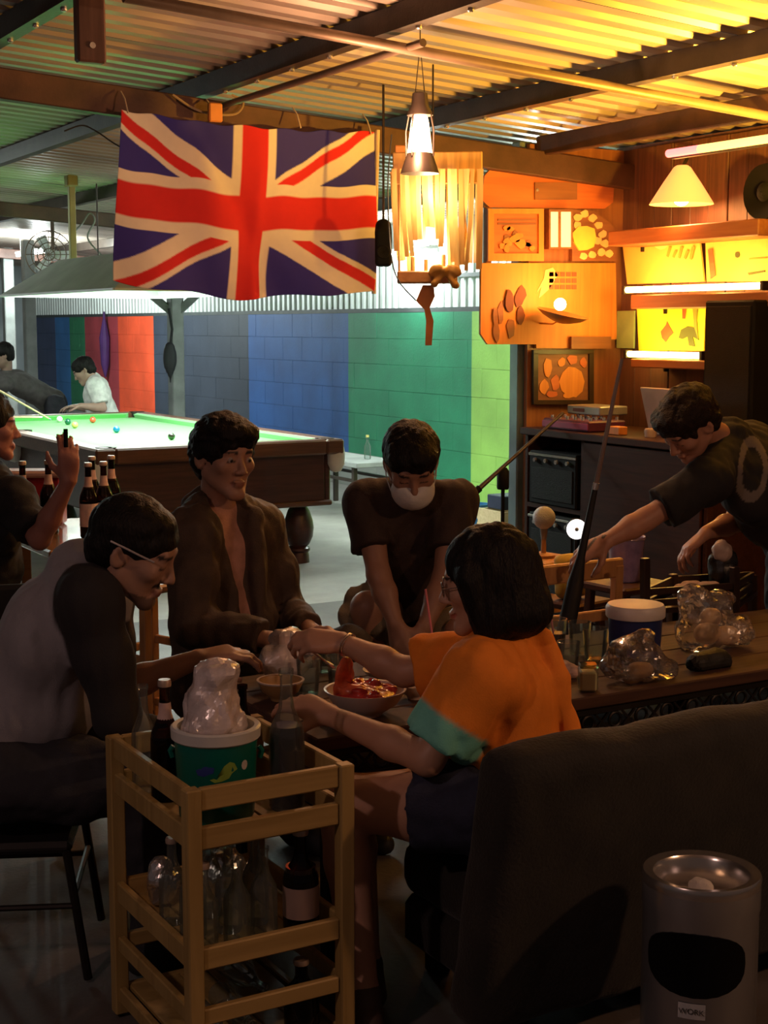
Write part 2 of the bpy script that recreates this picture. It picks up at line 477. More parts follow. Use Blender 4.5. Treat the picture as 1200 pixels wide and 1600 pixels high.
# ---- painted block wall at x = WX, stripes of paint
ZT = 1.74
def stripe_y(px): return onX(px, 560, WX).y
stops = [(760 + 100, None)]
paint = [(741, (.33, .60, .12)), (546, (.02, .24, .12)), (390, (.02, .10, .34)), (243, (.035, .046, .070)),
         (187, (.86, .10, .035)), (134, (.42, .055, .07)), (111, (.03, .22, .10)), (88, (.035, .16, .42)), (40, (.05, .07, .16))]
def stripes_mat():
    m, nt, b = nodes_of('striped_wall_paint')
    g = nt.nodes.new('ShaderNodeNewGeometry'); sx = nt.nodes.new('ShaderNodeSeparateXYZ')
    nt.links.new(g.outputs['Position'], sx.inputs[0])
    y0, y1 = 8.0, 24.5
    mr = nt.nodes.new('ShaderNodeMapRange'); mr.inputs['From Min'].default_value = y0; mr.inputs['From Max'].default_value = y1
    nt.links.new(sx.outputs['Y'], mr.inputs['Value'])
    r = nt.nodes.new('ShaderNodeValToRGB'); r.color_ramp.interpolation = 'CONSTANT'
    el = r.color_ramp.elements
    el[0].position = 0; el[0].color = (*paint[0][1], 1)
    el[1].position = (stripe_y(paint[0][0]) - y0) / (y1 - y0); el[1].color = (*paint[1][1], 1)
    for i in range(1, len(paint) - 1):
        e = el.new((stripe_y(paint[i][0]) - y0) / (y1 - y0)); e.color = (*paint[i + 1][1], 1)
    nt.links.new(mr.outputs[0], r.inputs['Fac'])
    n = nt.nodes.new('ShaderNodeTexNoise'); n.inputs['Scale'].default_value = 2.2; n.inputs['Detail'].default_value = 8
    nt.links.new(g.outputs['Position'], n.inputs['Vector'])
    mx = nt.nodes.new('ShaderNodeMix'); mx.data_type = 'RGBA'; mx.blend_type = 'MULTIPLY'
    mm = nt.nodes.new('ShaderNodeMapRange'); mm.inputs['From Min'].default_value = .3; mm.inputs['From Max'].default_value = .7
    mm.inputs['To Min'].default_value = .78; mm.inputs['To Max'].default_value = 1.15
    nt.links.new(n.outputs['Fac'], mm.inputs['Value'])
    mx.inputs[0].default_value = 1
    nt.links.new(r.outputs[0], mx.inputs[6]); nt.links.new(mm.outputs[0], mx.inputs[7])
    # bare cement below about 0.3 m
    st = nt.nodes.new('ShaderNodeMath'); st.operation = 'LESS_THAN'; st.inputs[1].default_value = .34
    nt.links.new(sx.outputs['Z'], st.inputs[0])
    yl = nt.nodes.new('ShaderNodeMath'); yl.operation = 'GREATER_THAN'; yl.inputs[1].default_value = stripe_y(620)
    nt.links.new(sx.outputs['Y'], yl.inputs[0])
    an = nt.nodes.new('ShaderNodeMath'); an.operation = 'MULTIPLY'
    nt.links.new(st.outputs[0], an.inputs[0]); nt.links.new(yl.outputs[0], an.inputs[1])
    m2 = nt.nodes.new('ShaderNodeMix'); m2.data_type = 'RGBA'
    nt.links.new(an.outputs[0], m2.inputs[0]); nt.links.new(mx.outputs[2], m2.inputs[6]); m2.inputs[7].default_value = (.30, .31, .29, 1)
    nt.links.new(m2.outputs[2], b.inputs['Base Color'])
    b.inputs['Roughness'].default_value = .6
    n2 = nt.nodes.new('ShaderNodeTexNoise'); n2.inputs['Scale'].default_value = 45; n2.inputs['Detail'].default_value = 5
    nt.links.new(g.outputs['Position'], n2.inputs['Vector'])
    bp = nt.nodes.new('ShaderNodeBump'); bp.inputs['Strength'].default_value = .3; bp.inputs['Distance'].default_value = .006
    nt.links.new(n2.outputs['Fac'], bp.inputs['Height']); nt.links.new(bp.outputs[0], b.inputs['Normal'])
    MATS['striped_wall_paint'] = m
    return m
M_stripe = stripes_mat()
wr = MB(); wr.box((WX + .105, 16.0, ZT / 2), (.15, 16.6, ZT))
wall_r = tag(wr.build('wall_right', M_stripe, smooth=0), kind='structure')
BW, BH = .46, ZT / 7
blk = MB().box((0, 0, 0), (.05, BW - .002, BH - .002), ch=.001)
me_blk = blk.mesh('concrete_block', M_stripe, smooth=0)
half = MB().box((0, 0, 0), (.05, BW / 2 - .002, BH - .002), ch=.001).mesh('concrete_block', M_stripe, smooth=0)
for row in range(7):
    off = 0 if row % 2 else BW / 2
    for k in range(35):
        y = 7.75 + off + BW * (k + .5)
        if y > 24.2: continue
        piece('concrete_block', me_blk, wall_r, (WX + .026 + random.uniform(-.0012, .0012), y, BH * (row + .5)))
    if off: piece('concrete_block', half, wall_r, (WX + .026, 7.75 + BW / 4, BH * (row + .5)))
# capping rail and white corrugated sheets above the blocks
M_white_sheet = mat('white_corrugated_sheet', (.66, .70, .68), rough=.45, metal=.15, var=.12, scale=2)
cap = MB(); cap.box((WX + .03, 16.0, ZT + .02), (.06, 16.6, .04)); trim(cap, mat('dark_capping', (.06, .07, .07), rough=.6))
wu = thing('wall_upper', None, None, kind='structure')
def vert_sheet(name, width, hgt, period, depth, m):
    b = MB(); n = int(round(width / period)); prof = []
    for i in range(n):
        y = i * period
        prof += [(y, 0), (y + period * .4, 0), (y + period * .5, depth), (y + period * .9, depth)]
    prof.append((n * period, 0))
    v = []; f = []
    for z in (0, hgt):
        for (y, x) in prof: v.append((x, y, z))
    q = len(prof)
    for i in range(q - 1): f.append((i, i + 1, q + i + 1, q + i))
    return b.add(v, f).mesh(name, m, smooth=0)
me_ws = vert_sheet('wall_sheet', .96, .84, .12, .022, M_white_sheet)
for k in range(17): piece('wall_sheet', me_ws, wu, (WX + .05, 7.75 + .96 * k, ZT + .03))
# flat clear-white panels near the corner, seen behind the strips
rail = MB(); rail.box((WX + .03, 9.6, 2.06), (.03, 3.6, .035)); trim(rail, mat('dark_capping', (.06, .07, .07)))

# ---- far end wall
M_far = mat('pale_far_wall', (.36, .40, .42), rough=.8, var=.3, scale=1.2)
wb = MB(); wb.box((2.5, 24.3, 1.5), (10, .12, 3.0)); tag(wb.build('wall_back', M_far, smooth=0), kind='structure')

# ---- plywood partition that carries the signs, and the bar wall behind the shelves
M_ply = wood('orange_ply', (.20, .065, .025), (.32, .12, .045), rough=.5, axis='Z', scale=2.5)
pt = MB(); pt.box((5.345, PYW + .03, 1.33), (.68, .03, 2.62)); tag(pt.build('wall_partition', M_ply, smooth=0), kind='structure')
M_plank = wood('dark_red_plank', (.085, .035, .025), (.16, .07, .045), rough=.55, axis='Z', scale=3)
wbar = MB(); wbar.box((BX + .06, 5.0, 1.33), (.04, 4.2, 2.66)); wall_bar = tag(wbar.build('wall_bar', M_plank, smooth=0), kind='structure')
me_pl = MB().box((0, 0, 0), (.022, .146, 2.62), ch=.003).mesh('wall_plank', M_plank, smooth=0)
for k in range(24): piece('wall_plank', me_pl, wall_bar, (BX + .03 + .003 * (k % 3), 3.5 + .15 * k, 1.33))
# square steel post at the partition's edge
M_post = mat('blue_grey_post', (.17, .22, .24), rough=.45, metal=.3, var=.2, scale=5, bump=.08)
pp = MB(); pp.box((5.02, PYW + .11, 1.33), (.09, .09, 2.66), ch=.008); pp.box((5.02, PYW + .11, .006), (.16, .16, .012), ch=.003)
trim(pp, M_post)
# posts of the snooker shed
for (px, py, d) in ((275, 560, 14.6), (48, 560, 17.5), (16, 560, 19.0)):
    p = W(px, py, d)
    b = MB(); b.box((p.x, p.y, zroof(p.x) / 2 - .05), (.13, .13, zroof(p.x) - .1), ch=.01)
    b.box((p.x, p.y, .01), (.2, .2, .02), ch=.004)
    if px == 275:
        b.bar((p.x, p.y, 1.72), (p.x - .33, p.y + .22, 2.05), .07)
        b.bar((p.x, p.y, 1.72), (p.x + .3, p.y - .2, 2.05), .07)
    trim(b, mat('grey_shed_post', (.16, .17, .165), rough=.6, var=.2))

# ================================================================== LAMPS (each light sits in its own fixture)
# ---- snooker lamp hood over the table
hood = thing('snooker_lamp', 'long grey hood with white lights hanging over the green snooker table', 'lamp', (3.85, 10.15, 1.85))
M_hood = mat('grey_hood', (.72, .72, .72), rough=.5, var=.12, scale=3)
M_white = mat('white_enamel', (.85, .88, .86), rough=.4, var=.05)
hx, hy, tx, ty, th = .66, 1.28, .30, .95, .26
def frustum(off, z0, z1):
    return [(-hx + off, -hy + off, z0), (hx - off, -hy + off, z0), (hx - off, hy - off, z0), (-hx + off, hy - off, z0),
            (-tx + off, -ty + off, z1), (tx - off, -ty + off, z1), (tx - off, ty - off, z1), (-tx + off, ty - off, z1)]
b = MB(); b.add(frustum(0, 0, th), [(0, 1, 5, 4), (1, 2, 6, 5), (2, 3, 7, 6), (3, 0, 4, 7), (4, 5, 6, 7)]); b.build('hood_shell', M_hood, hood, smooth=0)
b = MB(); b.add(frustum(.012, 0, th - .012), [(0, 1, 5, 4), (1, 2, 6, 5), (2, 3, 7, 6), (3, 0, 4, 7), (4, 5, 6, 7)]); b.build('reflector', M_white, hood, smooth=0)
b = MB()
for s in (-1, 1):
    b.box((s * hx, 0, -.008), (.02, 2 * hy, .016)); b.box((0, s * hy, -.008), (2 * hx, .02, .016))
b.build('rim', M_white, hood)
M_tube = emit('cool_white_tube', (.90, 1.0, .96), 10)
for i, y in enumerate((-.64, .64)):
    for x in (-.16, .16):
        b = MB(); b.tube([(x, y - .58, .12), (x, y + .58, .12)], .016, 10); b.build('fluorescent_tube', M_tube, hood)
for y in (-.9, .9):
    b = MB(); b.tube([(0, y, th), (0, y, zroof(3.85) - 1.85 - .1)], .006, 6); b.build('hanger_rod', M_steel, hood)
lamp('snooker_light', 'AREA', (0, 0, .06), 150, (.88, 1, .94), hood, 1.0, size_y=2.3)

# ---- fluorescent battens on the snooker wall, plus two roof ones added to brighten
def batten(name, label, p, q, energy, col=(.86, 1, .96), wall=0):
    p, q = Vector(p), Vector(q); c = (p + q) / 2
    t = thing(name, label, 'lamp', c)
    u = (q - p) / 2
    b = MB(); b.bar(-u, u, .05, .03, .004); b.build('housing', M_white, t)
    b = MB(); b.tube([-u * .97 - Vector((0, 0, .035)), u * .97 - Vector((0, 0, .035))], .013, 8); b.build('fluorescent_tube', M_tube, t)
    for s in (-1, 1):
        b = MB(); b.box(u * s * .97 - Vector((0, 0, .028)), (.03, .03, .04), ch=.003); b.build('lamp_holder', M_white, t)
    if not wall:
        for s in (-.7, .7): MB().tube([u * s, u * s + Vector((0, 0, zroof(c.x) - c.z + .0))], .006, 6).build('hanger_rod', M_white, t)
    if wall:
        for s in (-.7, .7): MB().box(Vector((wall / 2, 0, .01)) + u * s, (wall, .02, .03)).build('wall_bracket', M_white, t)
    lamp(name + '_light', 'POINT', (0, 0, -.09), energy, col, t, .12)
    return t
batten('fluorescent_lamp', 'white fluorescent tube fixed high on the corrugated wall behind the flag', (6.98, 12.3, 2.30), (6.98, 11.1, 2.30), 62, wall=.262)
batten('fluorescent_lamp', 'white fluorescent tube on the corrugated wall behind the hanging bamboo strips', (6.98, 10.2, 2.34), (6.98, 9.2, 2.34), 110, wall=.262)
batten('fluorescent_lamp', 'white fluorescent tube added as fill under the far roof beyond the snooker lamp', (5.3, 17.0, 2.5), (5.3, 18.2, 2.5), 330)
batten('fluorescent_lamp', 'unseen white fluorescent tube added as fill under the roof left of the snooker lamp hood', (1.4, 13.6, 2.60), (1.4, 14.8, 2.60), 130)

# ---- lantern pendant
pl = W(656, 205, 6.0)
lt = thing('pendant_lantern', 'black pendant lantern with a glowing bulb beside the hanging bamboo strips', 'lamp', pl)
M_blackmetal = mat('black_lamp_metal', (.03, .022, .018), rough=.4, metal=.5, var=.2)
b = MB(); b.lathe([(.022, .15), (.03, .145), (.035, .10), (.05, .07), (.052, .06), (.02, .06)], n=16, cap0=True); b.build('lamp_cap', M_blackmetal, lt)
b = MB(); b.lathe([(.03, .058), (.036, .03), (.046, -.05), (.05, -.085), (.046, -.09)], n=20); b.build('glass_chimney', emit('warm_glass_glow', (1, .74, .42), 7), lt)
b = MB(); b.lathe([(.05, -.086), (.056, -.10), (.075, -.155), (.078, -.165), (.02, -.165)], n=20, cap1=True, cap0=True); b.build('lamp_base', M_blackmetal, lt)
for a in range(4):
    c, s = math.cos(a * PI / 2 + .5), math.sin(a * PI / 2 + .5)
    b = MB(); b.tube([(.05 * c, .05 * s, .065), (.064 * c, .064 * s, 0), (.062 * c, .062 * s, -.1)], .0035, 6); b.build('guard_wire', M_blackmetal, lt)
zt = zroof(pl.x) - pl.z
b = MB()
for s in (-1, 1): b.tube([(s * .022, 0, .14), (s * .004, 0, .30)], .002, 5)
b.tube([(0, 0, .3), (0, 0, zt)], .0025, 5); b.build('hanging_chain', M_blackmetal, lt)
lamp('lantern_light', 'POINT', (-.10, -.10, -.02), 34, (1, .48, .24), lt, .05)

# ---- metal bowl lamp in front of the signs
pb_ = onY(868, 470, PYW - .20)
lt = thing('clip_lamp', 'small bowl lamp with a bright bulb hung in front of the big orange sign', 'lamp', pb_)
M_brass = mat('aged_brass', (.55, .30, .10), rough=.35, metal=.8, var=.2)
b = MB(); b.lathe([(.02, .0), (.06, .008), (.125, .03), (.165, .055), (.17, .058), (.16, .056), (.12, .036), (.05, .016), (.001, .012)], (.02, -.02, -.125), 28, axis=(.12, -.2, 1), sx=1.0, sy=.8); b.build('lamp_dish', M_brass, lt)
b = MB(); b.ball((.01, -.03, -.02), .035, 16); b.build('bulb', emit('warm_bulb', (1, .66, .28), 40), lt)
b = MB(); b.tube([(.02, 0, -.11), (.03, .06, -.13), (.03, .1862, -.125)], .005, 8); b.build('lamp_arm', M_brass, lt)
lamp('sign_light', 'POINT', (0, -.06, .06), 10, (1, .27, .04), lt, .05)

# ---- bar shelf lamp; its glowing cone imitates the light patch on the wall
pb_ = onX(1065, 300, BX - .22)
lt = thing('wall_lamp', 'bar shelf lamp under the pink tube, its glowing cone imitating light on the wall', 'lamp', pb_)
b = MB(); b.lathe([(.03, .14), (.045, .13), (.10, .05), (.17, -.06), (.172, -.066), (.165, -.06), (.09, .05), (.03, .12)], n=24, axis=(0, 0, 1)); b.build('lamp_cone', emit('wall_glow', (1, .42, .11), 1.1), lt)
b = MB(); b.ball((.0, 0, -.03), .045, 16); b.build('bulb', emit('warm_bulb', (1, .66, .28), 40), lt)
b = MB(); b.tube([(0, 0, .13), (.06, 0, .22), (.18, 0, .22)], .01, 8); b.build('lamp_arm', M_blackmetal, lt)
lamp('bar_light', 'POINT', (-.02, 0, -.11), 8, (1, .5, .14), lt, .05)

# ---- glowing tubes on the bar shelves
def strip(label, y0, y1, z, col, e, energy, x=BX - .16):
    t = thing('strip_light', label, 'lamp', (x, (y0 + y1) / 2, z))
    h = abs(y1 - y0) / 2
    b = MB(); b.tube([(0, -h, 0), (0, h, 0)], .018, 10); b.build('tube', emit('strip_' + str(e) + str(col), col, e), t)
    for s in (-1, 1):
        b = MB(); b.box((0, s * (h + .012), 0), (.05, .024, .05), ch=.004); b.build('end_cap', M_blackmetal, t)
    for s in (-.5, .5): lamp('strip_glow', 'POINT', (-.05, s * h, .05), energy / 2, col, t, .05)
    return t
p0, p1 = onX(980, 448, BX - .16), onX(1192, 452, BX - .16)
strip('long amber light strip at the foot of the upper lit posters', p0.y, p1.y, (p0.z + p1.z) / 2, (1, .55, .13), 25, 9)
p0, p1 = onX(983, 553, BX - .16), onX(1097, 556, BX - .16)
strip('short yellow light strip at the foot of the bird poster', p0.y, p1.y, (p0.z + p1.z) / 2, (1, .74, .16), 25, 5)
# pink and amber tube on the header beam
p0, p1 = onX(1044, 240, 4.99), onX(1260, 208, 4.99)
t = thing('neon_tube', 'pink and amber neon tube along the beam above the bar', 'lamp', ((p0 + p1) / 2))
u = (p1 - p0) / 2; u.z *= .25
b = MB(); b.tube([-u, -u * .5], .02, 10); b.build('pink_tube', emit('pink_neon', (1, .16, .16), 3.0), t)
b = MB(); b.tube([-u * .5, u], .02, 10); b.build('amber_tube', emit('amber_neon', (1, .56, .16), 2.5), t)
b = MB(); b.bar(-u + Vector((.035, 0, .0)), u + Vector((.035, 0, 0)), .03, .05); b.build('housing', M_blackmetal, t)
# unseen yellow flood lamp inferred from the lit roof; its floor stand is invented
pf = Vector((4.80, 4.35, 1.95))
lt = thing('flood_lamp', 'unseen yellow flood lamp on an invented floor stand aimed at the roof above the bar', 'lamp', pf)
b = MB(); b.lathe([(.03, -.1), (.05, -.09), (.09, 0), (.092, .01), (.085, .0), (.03, -.07)], n=20, axis=(-.25, .35, 1)); b.build('lamp_cone', M_blackmetal, lt)
b = MB(); b.ball((-.01, .015, -.01), .05, 14); b.build('bulb', emit('yellow_flood', (1, .62, .08), 25), lt)
b = MB(); b.tube([(.0, 0, -.08), (0, 0, -1.94)], .012, 8); b.build('invented_pole', M_blackmetal, lt)
b = MB(); b.lathe([(.16, -1.95), (.16, -1.935), (.02, -1.92)], n=24, cap0=True); b.build('invented_foot', M_blackmetal, lt)
l = lamp('flood_light', 'SPOT', (-.02, .03, .07), 460, (1, .50, .045), lt, .06, spot=math.radians(140))
l.rotation_euler = Vector((-.05, .55, 1)).to_track_quat('-Z', 'Y').to_euler()
# unseen bulbs: sofa one inferred from the lit shirt, aisle one added as fill
for (nm, lab, p, e, col) in (
    ('unseen_bulb', 'unseen bare warm bulb on a wire over the front sofa', (3.3, .6, 2.30), 64, (1, .52, .28)),
    ('unseen_bulb', 'unseen dim bulb added as foreground fill over the aisle behind the chairs', (-.9, 1.6, 2.45), 38, (1, .62, .54))):
    lt = thing(nm, lab, 'lamp', p)
    b = MB(); b.ball((0, 0, 0), .04, 14, sc=(1, 1, 1.2)); b.build('bulb', emit('dim_bulb', (1, .6, .3), 12), lt)
    b = MB(); b.lathe([(.02, .04), (.022, .085), (.012, .1)], n=14, cap1=True); b.build('socket', M_blackmetal, lt)
    b = MB(); b.tube([(0, 0, .1), (0, 0, zroof(p[0]) - p[2])], .003, 5); b.build('wire', M_blackmetal, lt)
    lamp('bulb_light', 'POINT', (0, 0, -.07), e, col, lt, .06)

# ================================================================== SMOOTH BODIES: distance fields turned into one continuous mesh
def V3(px, d, z):
    th = math.atan((z - H) / d) + PITCH
    v = math.tan(th); fh = math.cos(PITCH) + v * math.sin(PITCH)
    x = (px - 600.0) / F * d / fh
    return Vector((CY * x + SY * d, -SY * x + CY * d, z))
def frame(fwd, up):
    y = Vector(fwd).normalized(); z = Vector(up); z = (z - y * z.dot(y)).normalized(); x = y.cross(z)
    return Matrix((x, y, z)).transposed()
class Blob:
    def __init__(s): s.p = []; s.lo = np.array([9e9] * 3); s.hi = -s.lo; s.post = []
    def _bb(s, lo, hi, op):
        lo, hi = np.minimum(lo, hi), np.maximum(lo, hi)
        if op == 'u': s.lo = np.minimum(s.lo, lo); s.hi = np.maximum(s.hi, hi)
        return lo, hi
    def cone(s, a, b, ra, rb, k=.02, op='u', flat=False):
        a, b = np.array(a, float), np.array(b, float); r = max(ra, rb)
        lo, hi = s._bb(np.minimum(a, b) - r, np.maximum(a, b) + r, op)
        s.p.append(('c', lo, hi, k, op, (a, b, ra, rb, flat))); return s
    def ell(s, c, r, R=None, k=.02, op='u'):
        c = np.array(c, float); r = np.array(r, float)
        Rm = np.array(R) if R is not None else np.eye(3)
        e = np.sqrt((Rm ** 2) @ (r ** 2))
        lo, hi = s._bb(c - e, c + e, op)
        s.p.append(('e', lo, hi, k, op, (c, r, Rm))); return s
    def rbox(s, c, half, r, R=None, k=.02, op='u'):
        c = np.array(c, float); half = np.array(half, float); Rm = np.array(R) if R is not None else np.eye(3)
        e = np.abs(Rm) @ half
        lo, hi = s._bb(c - e, c + e, op)
        s.p.append(('b', lo, hi, k, op, (c, half, r, Rm))); return s
    def cut(s, c, n, lo=None, hi=None, k=.004):
        """remove everything on the side n points to (inside the box lo..hi)"""
        s.post.append((np.array(c, float), np.array(Vector(n).normalized(), float), lo, hi, k)); return s
    def field(s, res):
        lo = s.lo - res * 4; hi = s.hi + res * 4
        n = np.ceil((hi - lo) / res).astype(int) + 1
        ax = [(lo[i] + res * np.arange(n[i])).astype(np.float32) for i in range(3)]
        f = np.full(n, .12, np.float32)
        for (t, bl, bh, k, op, a) in s.p:
            m = k + res * 3
            sl = []
            for i in range(3):
                i0 = max(0, int((bl[i] - m - lo[i]) / res)); i1 = min(n[i], int((bh[i] + m - lo[i]) / res) + 2)
                sl.append(slice(i0, max(i0, i1)))
            if any(q.stop <= q.start for q in sl): continue
            X = ax[0][sl[0]][:, None, None]; Y = ax[1][sl[1]][None, :, None]; Z = ax[2][sl[2]][None, None, :]
            if t == 'c':
                p, q, ra, rb, flat = a; ba = q - p; L2 = float(ba @ ba) + 1e-12
                tt = ((X - p[0]) * ba[0] + (Y - p[1]) * ba[1] + (Z - p[2]) * ba[2]) / L2
                tc = np.clip(tt, 0, 1)
                d = np.sqrt((X - p[0] - tc * ba[0]) ** 2 + (Y - p[1] - tc * ba[1]) ** 2 + (Z - p[2] - tc * ba[2]) ** 2) - (ra + (rb - ra) * tc)
                if flat:
                    d = np.maximum(d, (tt - 1) * math.sqrt(L2))
            elif t == 'b':
                c, hf, rr, Rm = a
                dx, dy, dz = X - c[0], Y - c[1], Z - c[2]
                q = [np.abs(dx * Rm[0, i] + dy * Rm[1, i] + dz * Rm[2, i]) - (hf[i] - rr) for i in range(3)]
                d = np.sqrt(sum(np.maximum(w, 0) ** 2 for w in q)) + np.minimum(np.maximum(np.maximum(q[0], q[1]), q[2]), 0) - rr
            else:
                c, r, Rm = a
                dx, dy, dz = X - c[0], Y - c[1], Z - c[2]
                u = (dx * Rm[0, 0] + dy * Rm[1, 0] + dz * Rm[2, 0]) / r[0]
                v = (dx * Rm[0, 1] + dy * Rm[1, 1] + dz * Rm[2, 1]) / r[1]
                w = (dx * Rm[0, 2] + dy * Rm[1, 2] + dz * Rm[2, 2]) / r[2]
                k0 = np.sqrt(u * u + v * v + w * w); k1 = np.sqrt((u / r[0]) ** 2 + (v / r[1]) ** 2 + (w / r[2]) ** 2) + 1e-9
                d = k0 * (k0 - 1) / k1
            g = f[sl[0], sl[1], sl[2]]
            if op == 'u':
                h = np.clip(.5 + .5 * (g - d) / k, 0, 1)
                g = g * (1 - h) + d * h - k * h * (1 - h)
            else:
                h = np.clip(.5 - .5 * (g + d) / k, 0, 1)
                g = g * (1 - h) - d * h + k * h * (1 - h)
            f[sl[0], sl[1], sl[2]] = g
        for (c, nn, bl, bh, k) in s.post:
            sl = []
            for i in range(3):
                i0 = 0 if bl is None else max(0, int((bl[i] - lo[i]) / res)); i1 = n[i] if bh is None else min(n[i], int((bh[i] - lo[i]) / res) + 1)
                sl.append(slice(i0, i1))
            X = ax[0][sl[0]][:, None, None]; Y = ax[1][sl[1]][None, :, None]; Z = ax[2][sl[2]][None, None, :]
            d = (X - c[0]) * nn[0] + (Y - c[1]) * nn[1] + (Z - c[2]) * nn[2]
            f[sl[0], sl[1], sl[2]] = np.maximum(f[sl[0], sl[1], sl[2]], d)
        return f, lo, ax
    def arrays(s, res, wr=None, smooth=1, seed=1):
        f, lo, ax = s.field(res)
        if wr:
            amp, freq = wr[0], wr[1]; aniso = wr[2] if len(wr) > 2 else (1, 1, 1)
            rs = np.random.RandomState(seed)
            I = np.nonzero(np.abs(f) < amp * 2.5 + res * 2)
            P = np.stack([ax[0][I[0]], ax[1][I[1]], ax[2][I[2]]], 1) * np.array(aniso, np.float32)
            w = np.zeros(len(P), np.float32)
            for i in range(7):
                kv = rs.normal(size=3); kv /= np.linalg.norm(kv); kw = rs.normal(size=3); kw /= np.linalg.norm(kw)
                fr = freq * (.6 + .35 * i)
                w += (1 - 2 * np.abs(np.sin(.5 * (P @ kv * fr + 2.0 * np.sin(P @ kw * fr * .45 + rs.rand() * 6) + rs.rand() * 6)))) / (1 + .35 * i)
            f[I] += amp * w * .45
        sg = f < 0
        n = f.shape
        cnt = np.zeros((n[0] - 1, n[1] - 1, n[2] - 1), np.int8)
        for dx in (0, 1):
            for dy in (0, 1):
                for dz in (0, 1):
                    cnt += sg[dx:n[0] - 1 + dx, dy:n[1] - 1 + dy, dz:n[2] - 1 + dz]
        act = (cnt > 0) & (cnt < 8)
        ci = np.argwhere(act)
        vid = np.full(act.shape, -1, np.int32); vid[act] = np.arange(len(ci))
        pos = np.zeros((len(ci), 3), np.float32); num = np.zeros(len(ci), np.float32)
        corners = [(0, 0, 0), (1, 0, 0), (0, 1, 0), (1, 1, 0), (0, 0, 1), (1, 0, 1), (0, 1, 1), (1, 1, 1)]
        val = [f[ci[:, 0] + a, ci[:, 1] + b, ci[:, 2] + c] for (a, b, c) in corners]
        for i in range(8):
            for j in range(i + 1, 8):
                df = np.array(corners[j]) - np.array(corners[i])
                if np.abs(df).sum() != 1 or df.sum() != 1: continue
                m = (val[i] < 0) != (val[j] < 0)
                t = np.where(m, val[i] / (val[i] - val[j] + 1e-20), 0)
                q = np.array(corners[i], np.float32)[None] + df[None] * t[:, None]
                pos += np.where(m[:, None], q, 0); num += m
        pos = (pos / num[:, None] + ci) * res + lo
        quads = []
        for axn in range(3):
            a = [slice(1, n[0] - 1), slice(1, n[1] - 1), slice(1, n[2] - 1)]
            a0 = list(a); a1 = list(a); a0[axn] = slice(0, n[axn] - 1); a1[axn] = slice(1, n[axn])
            s0, s1 = sg[tuple(a0)], sg[tuple(a1)]
            E = np.argwhere(s0 != s1)
            if not len(E): continue
            flip = s0[E[:, 0], E[:, 1], E[:, 2]]
            base = E.copy()
            for i in range(3):
                if i != axn: base[:, i] += 1
            o = [i for i in range(3) if i != axn]
            def cell(du, dv):
                b = base.copy(); b[:, o[0]] -= du; b[:, o[1]] -= dv
                return vid[b[:, 0], b[:, 1], b[:, 2]]
            q = np.stack([cell(1, 1), cell(0, 1), cell(0, 0), cell(1, 0)], 1)
            if axn == 1: flip = ~flip
            q[~flip] = q[~flip][:, ::-1]
            quads.append(q)
        Q = np.concatenate(quads)
        for _ in range(smooth):
            acc = np.zeros_like(pos); c = np.zeros(len(pos), np.float32)
            for i in range(4):
                a, b = Q[:, i], Q[:, (i + 1) % 4]
                for k in range(3): acc[:, k] += np.bincount(a, pos[b, k], len(pos))
                c += np.bincount(a, minlength=len(pos))
            pos = pos * .45 + acc / np.maximum(c, 1)[:, None] * .55
        return pos, Q
    def build(s, name, m, parent=None, res=.008, wr=None, smooth=1, col=None, seed=1, origin=None, flat=False):
        pos, Q = s.arrays(res, wr, smooth, seed)
        o = np.array(origin if origin is not None else (0, 0, 0), np.float32)
        me = bpy.data.meshes.new(name)
        me.vertices.add(len(pos)); me.vertices.foreach_set('co', (pos - o).ravel())
        me.loops.add(len(Q) * 4); me.loops.foreach_set('vertex_index', Q.ravel().astype(np.int32))
        me.polygons.add(len(Q)); me.polygons.foreach_set('loop_start', np.arange(0, len(Q) * 4, 4, dtype=np.int32))
        me.polygons.foreach_set('use_smooth', np.full(len(Q), not flat))
        me.update(calc_edges=True); me.validate()
        if col is not None:
            cc = col(pos).astype(np.float32)
            at = me.color_attributes.new('Col', 'FLOAT_COLOR', 'POINT')
            at.data.foreach_set('color', np.concatenate([cc, np.ones((len(cc), 1), np.float32)], 1).ravel())
        me.materials.append(m)
        ob = bpy.data.objects.new(name, me); C.objects.link(ob)
        if parent is not None: ob.parent = parent
        return ob

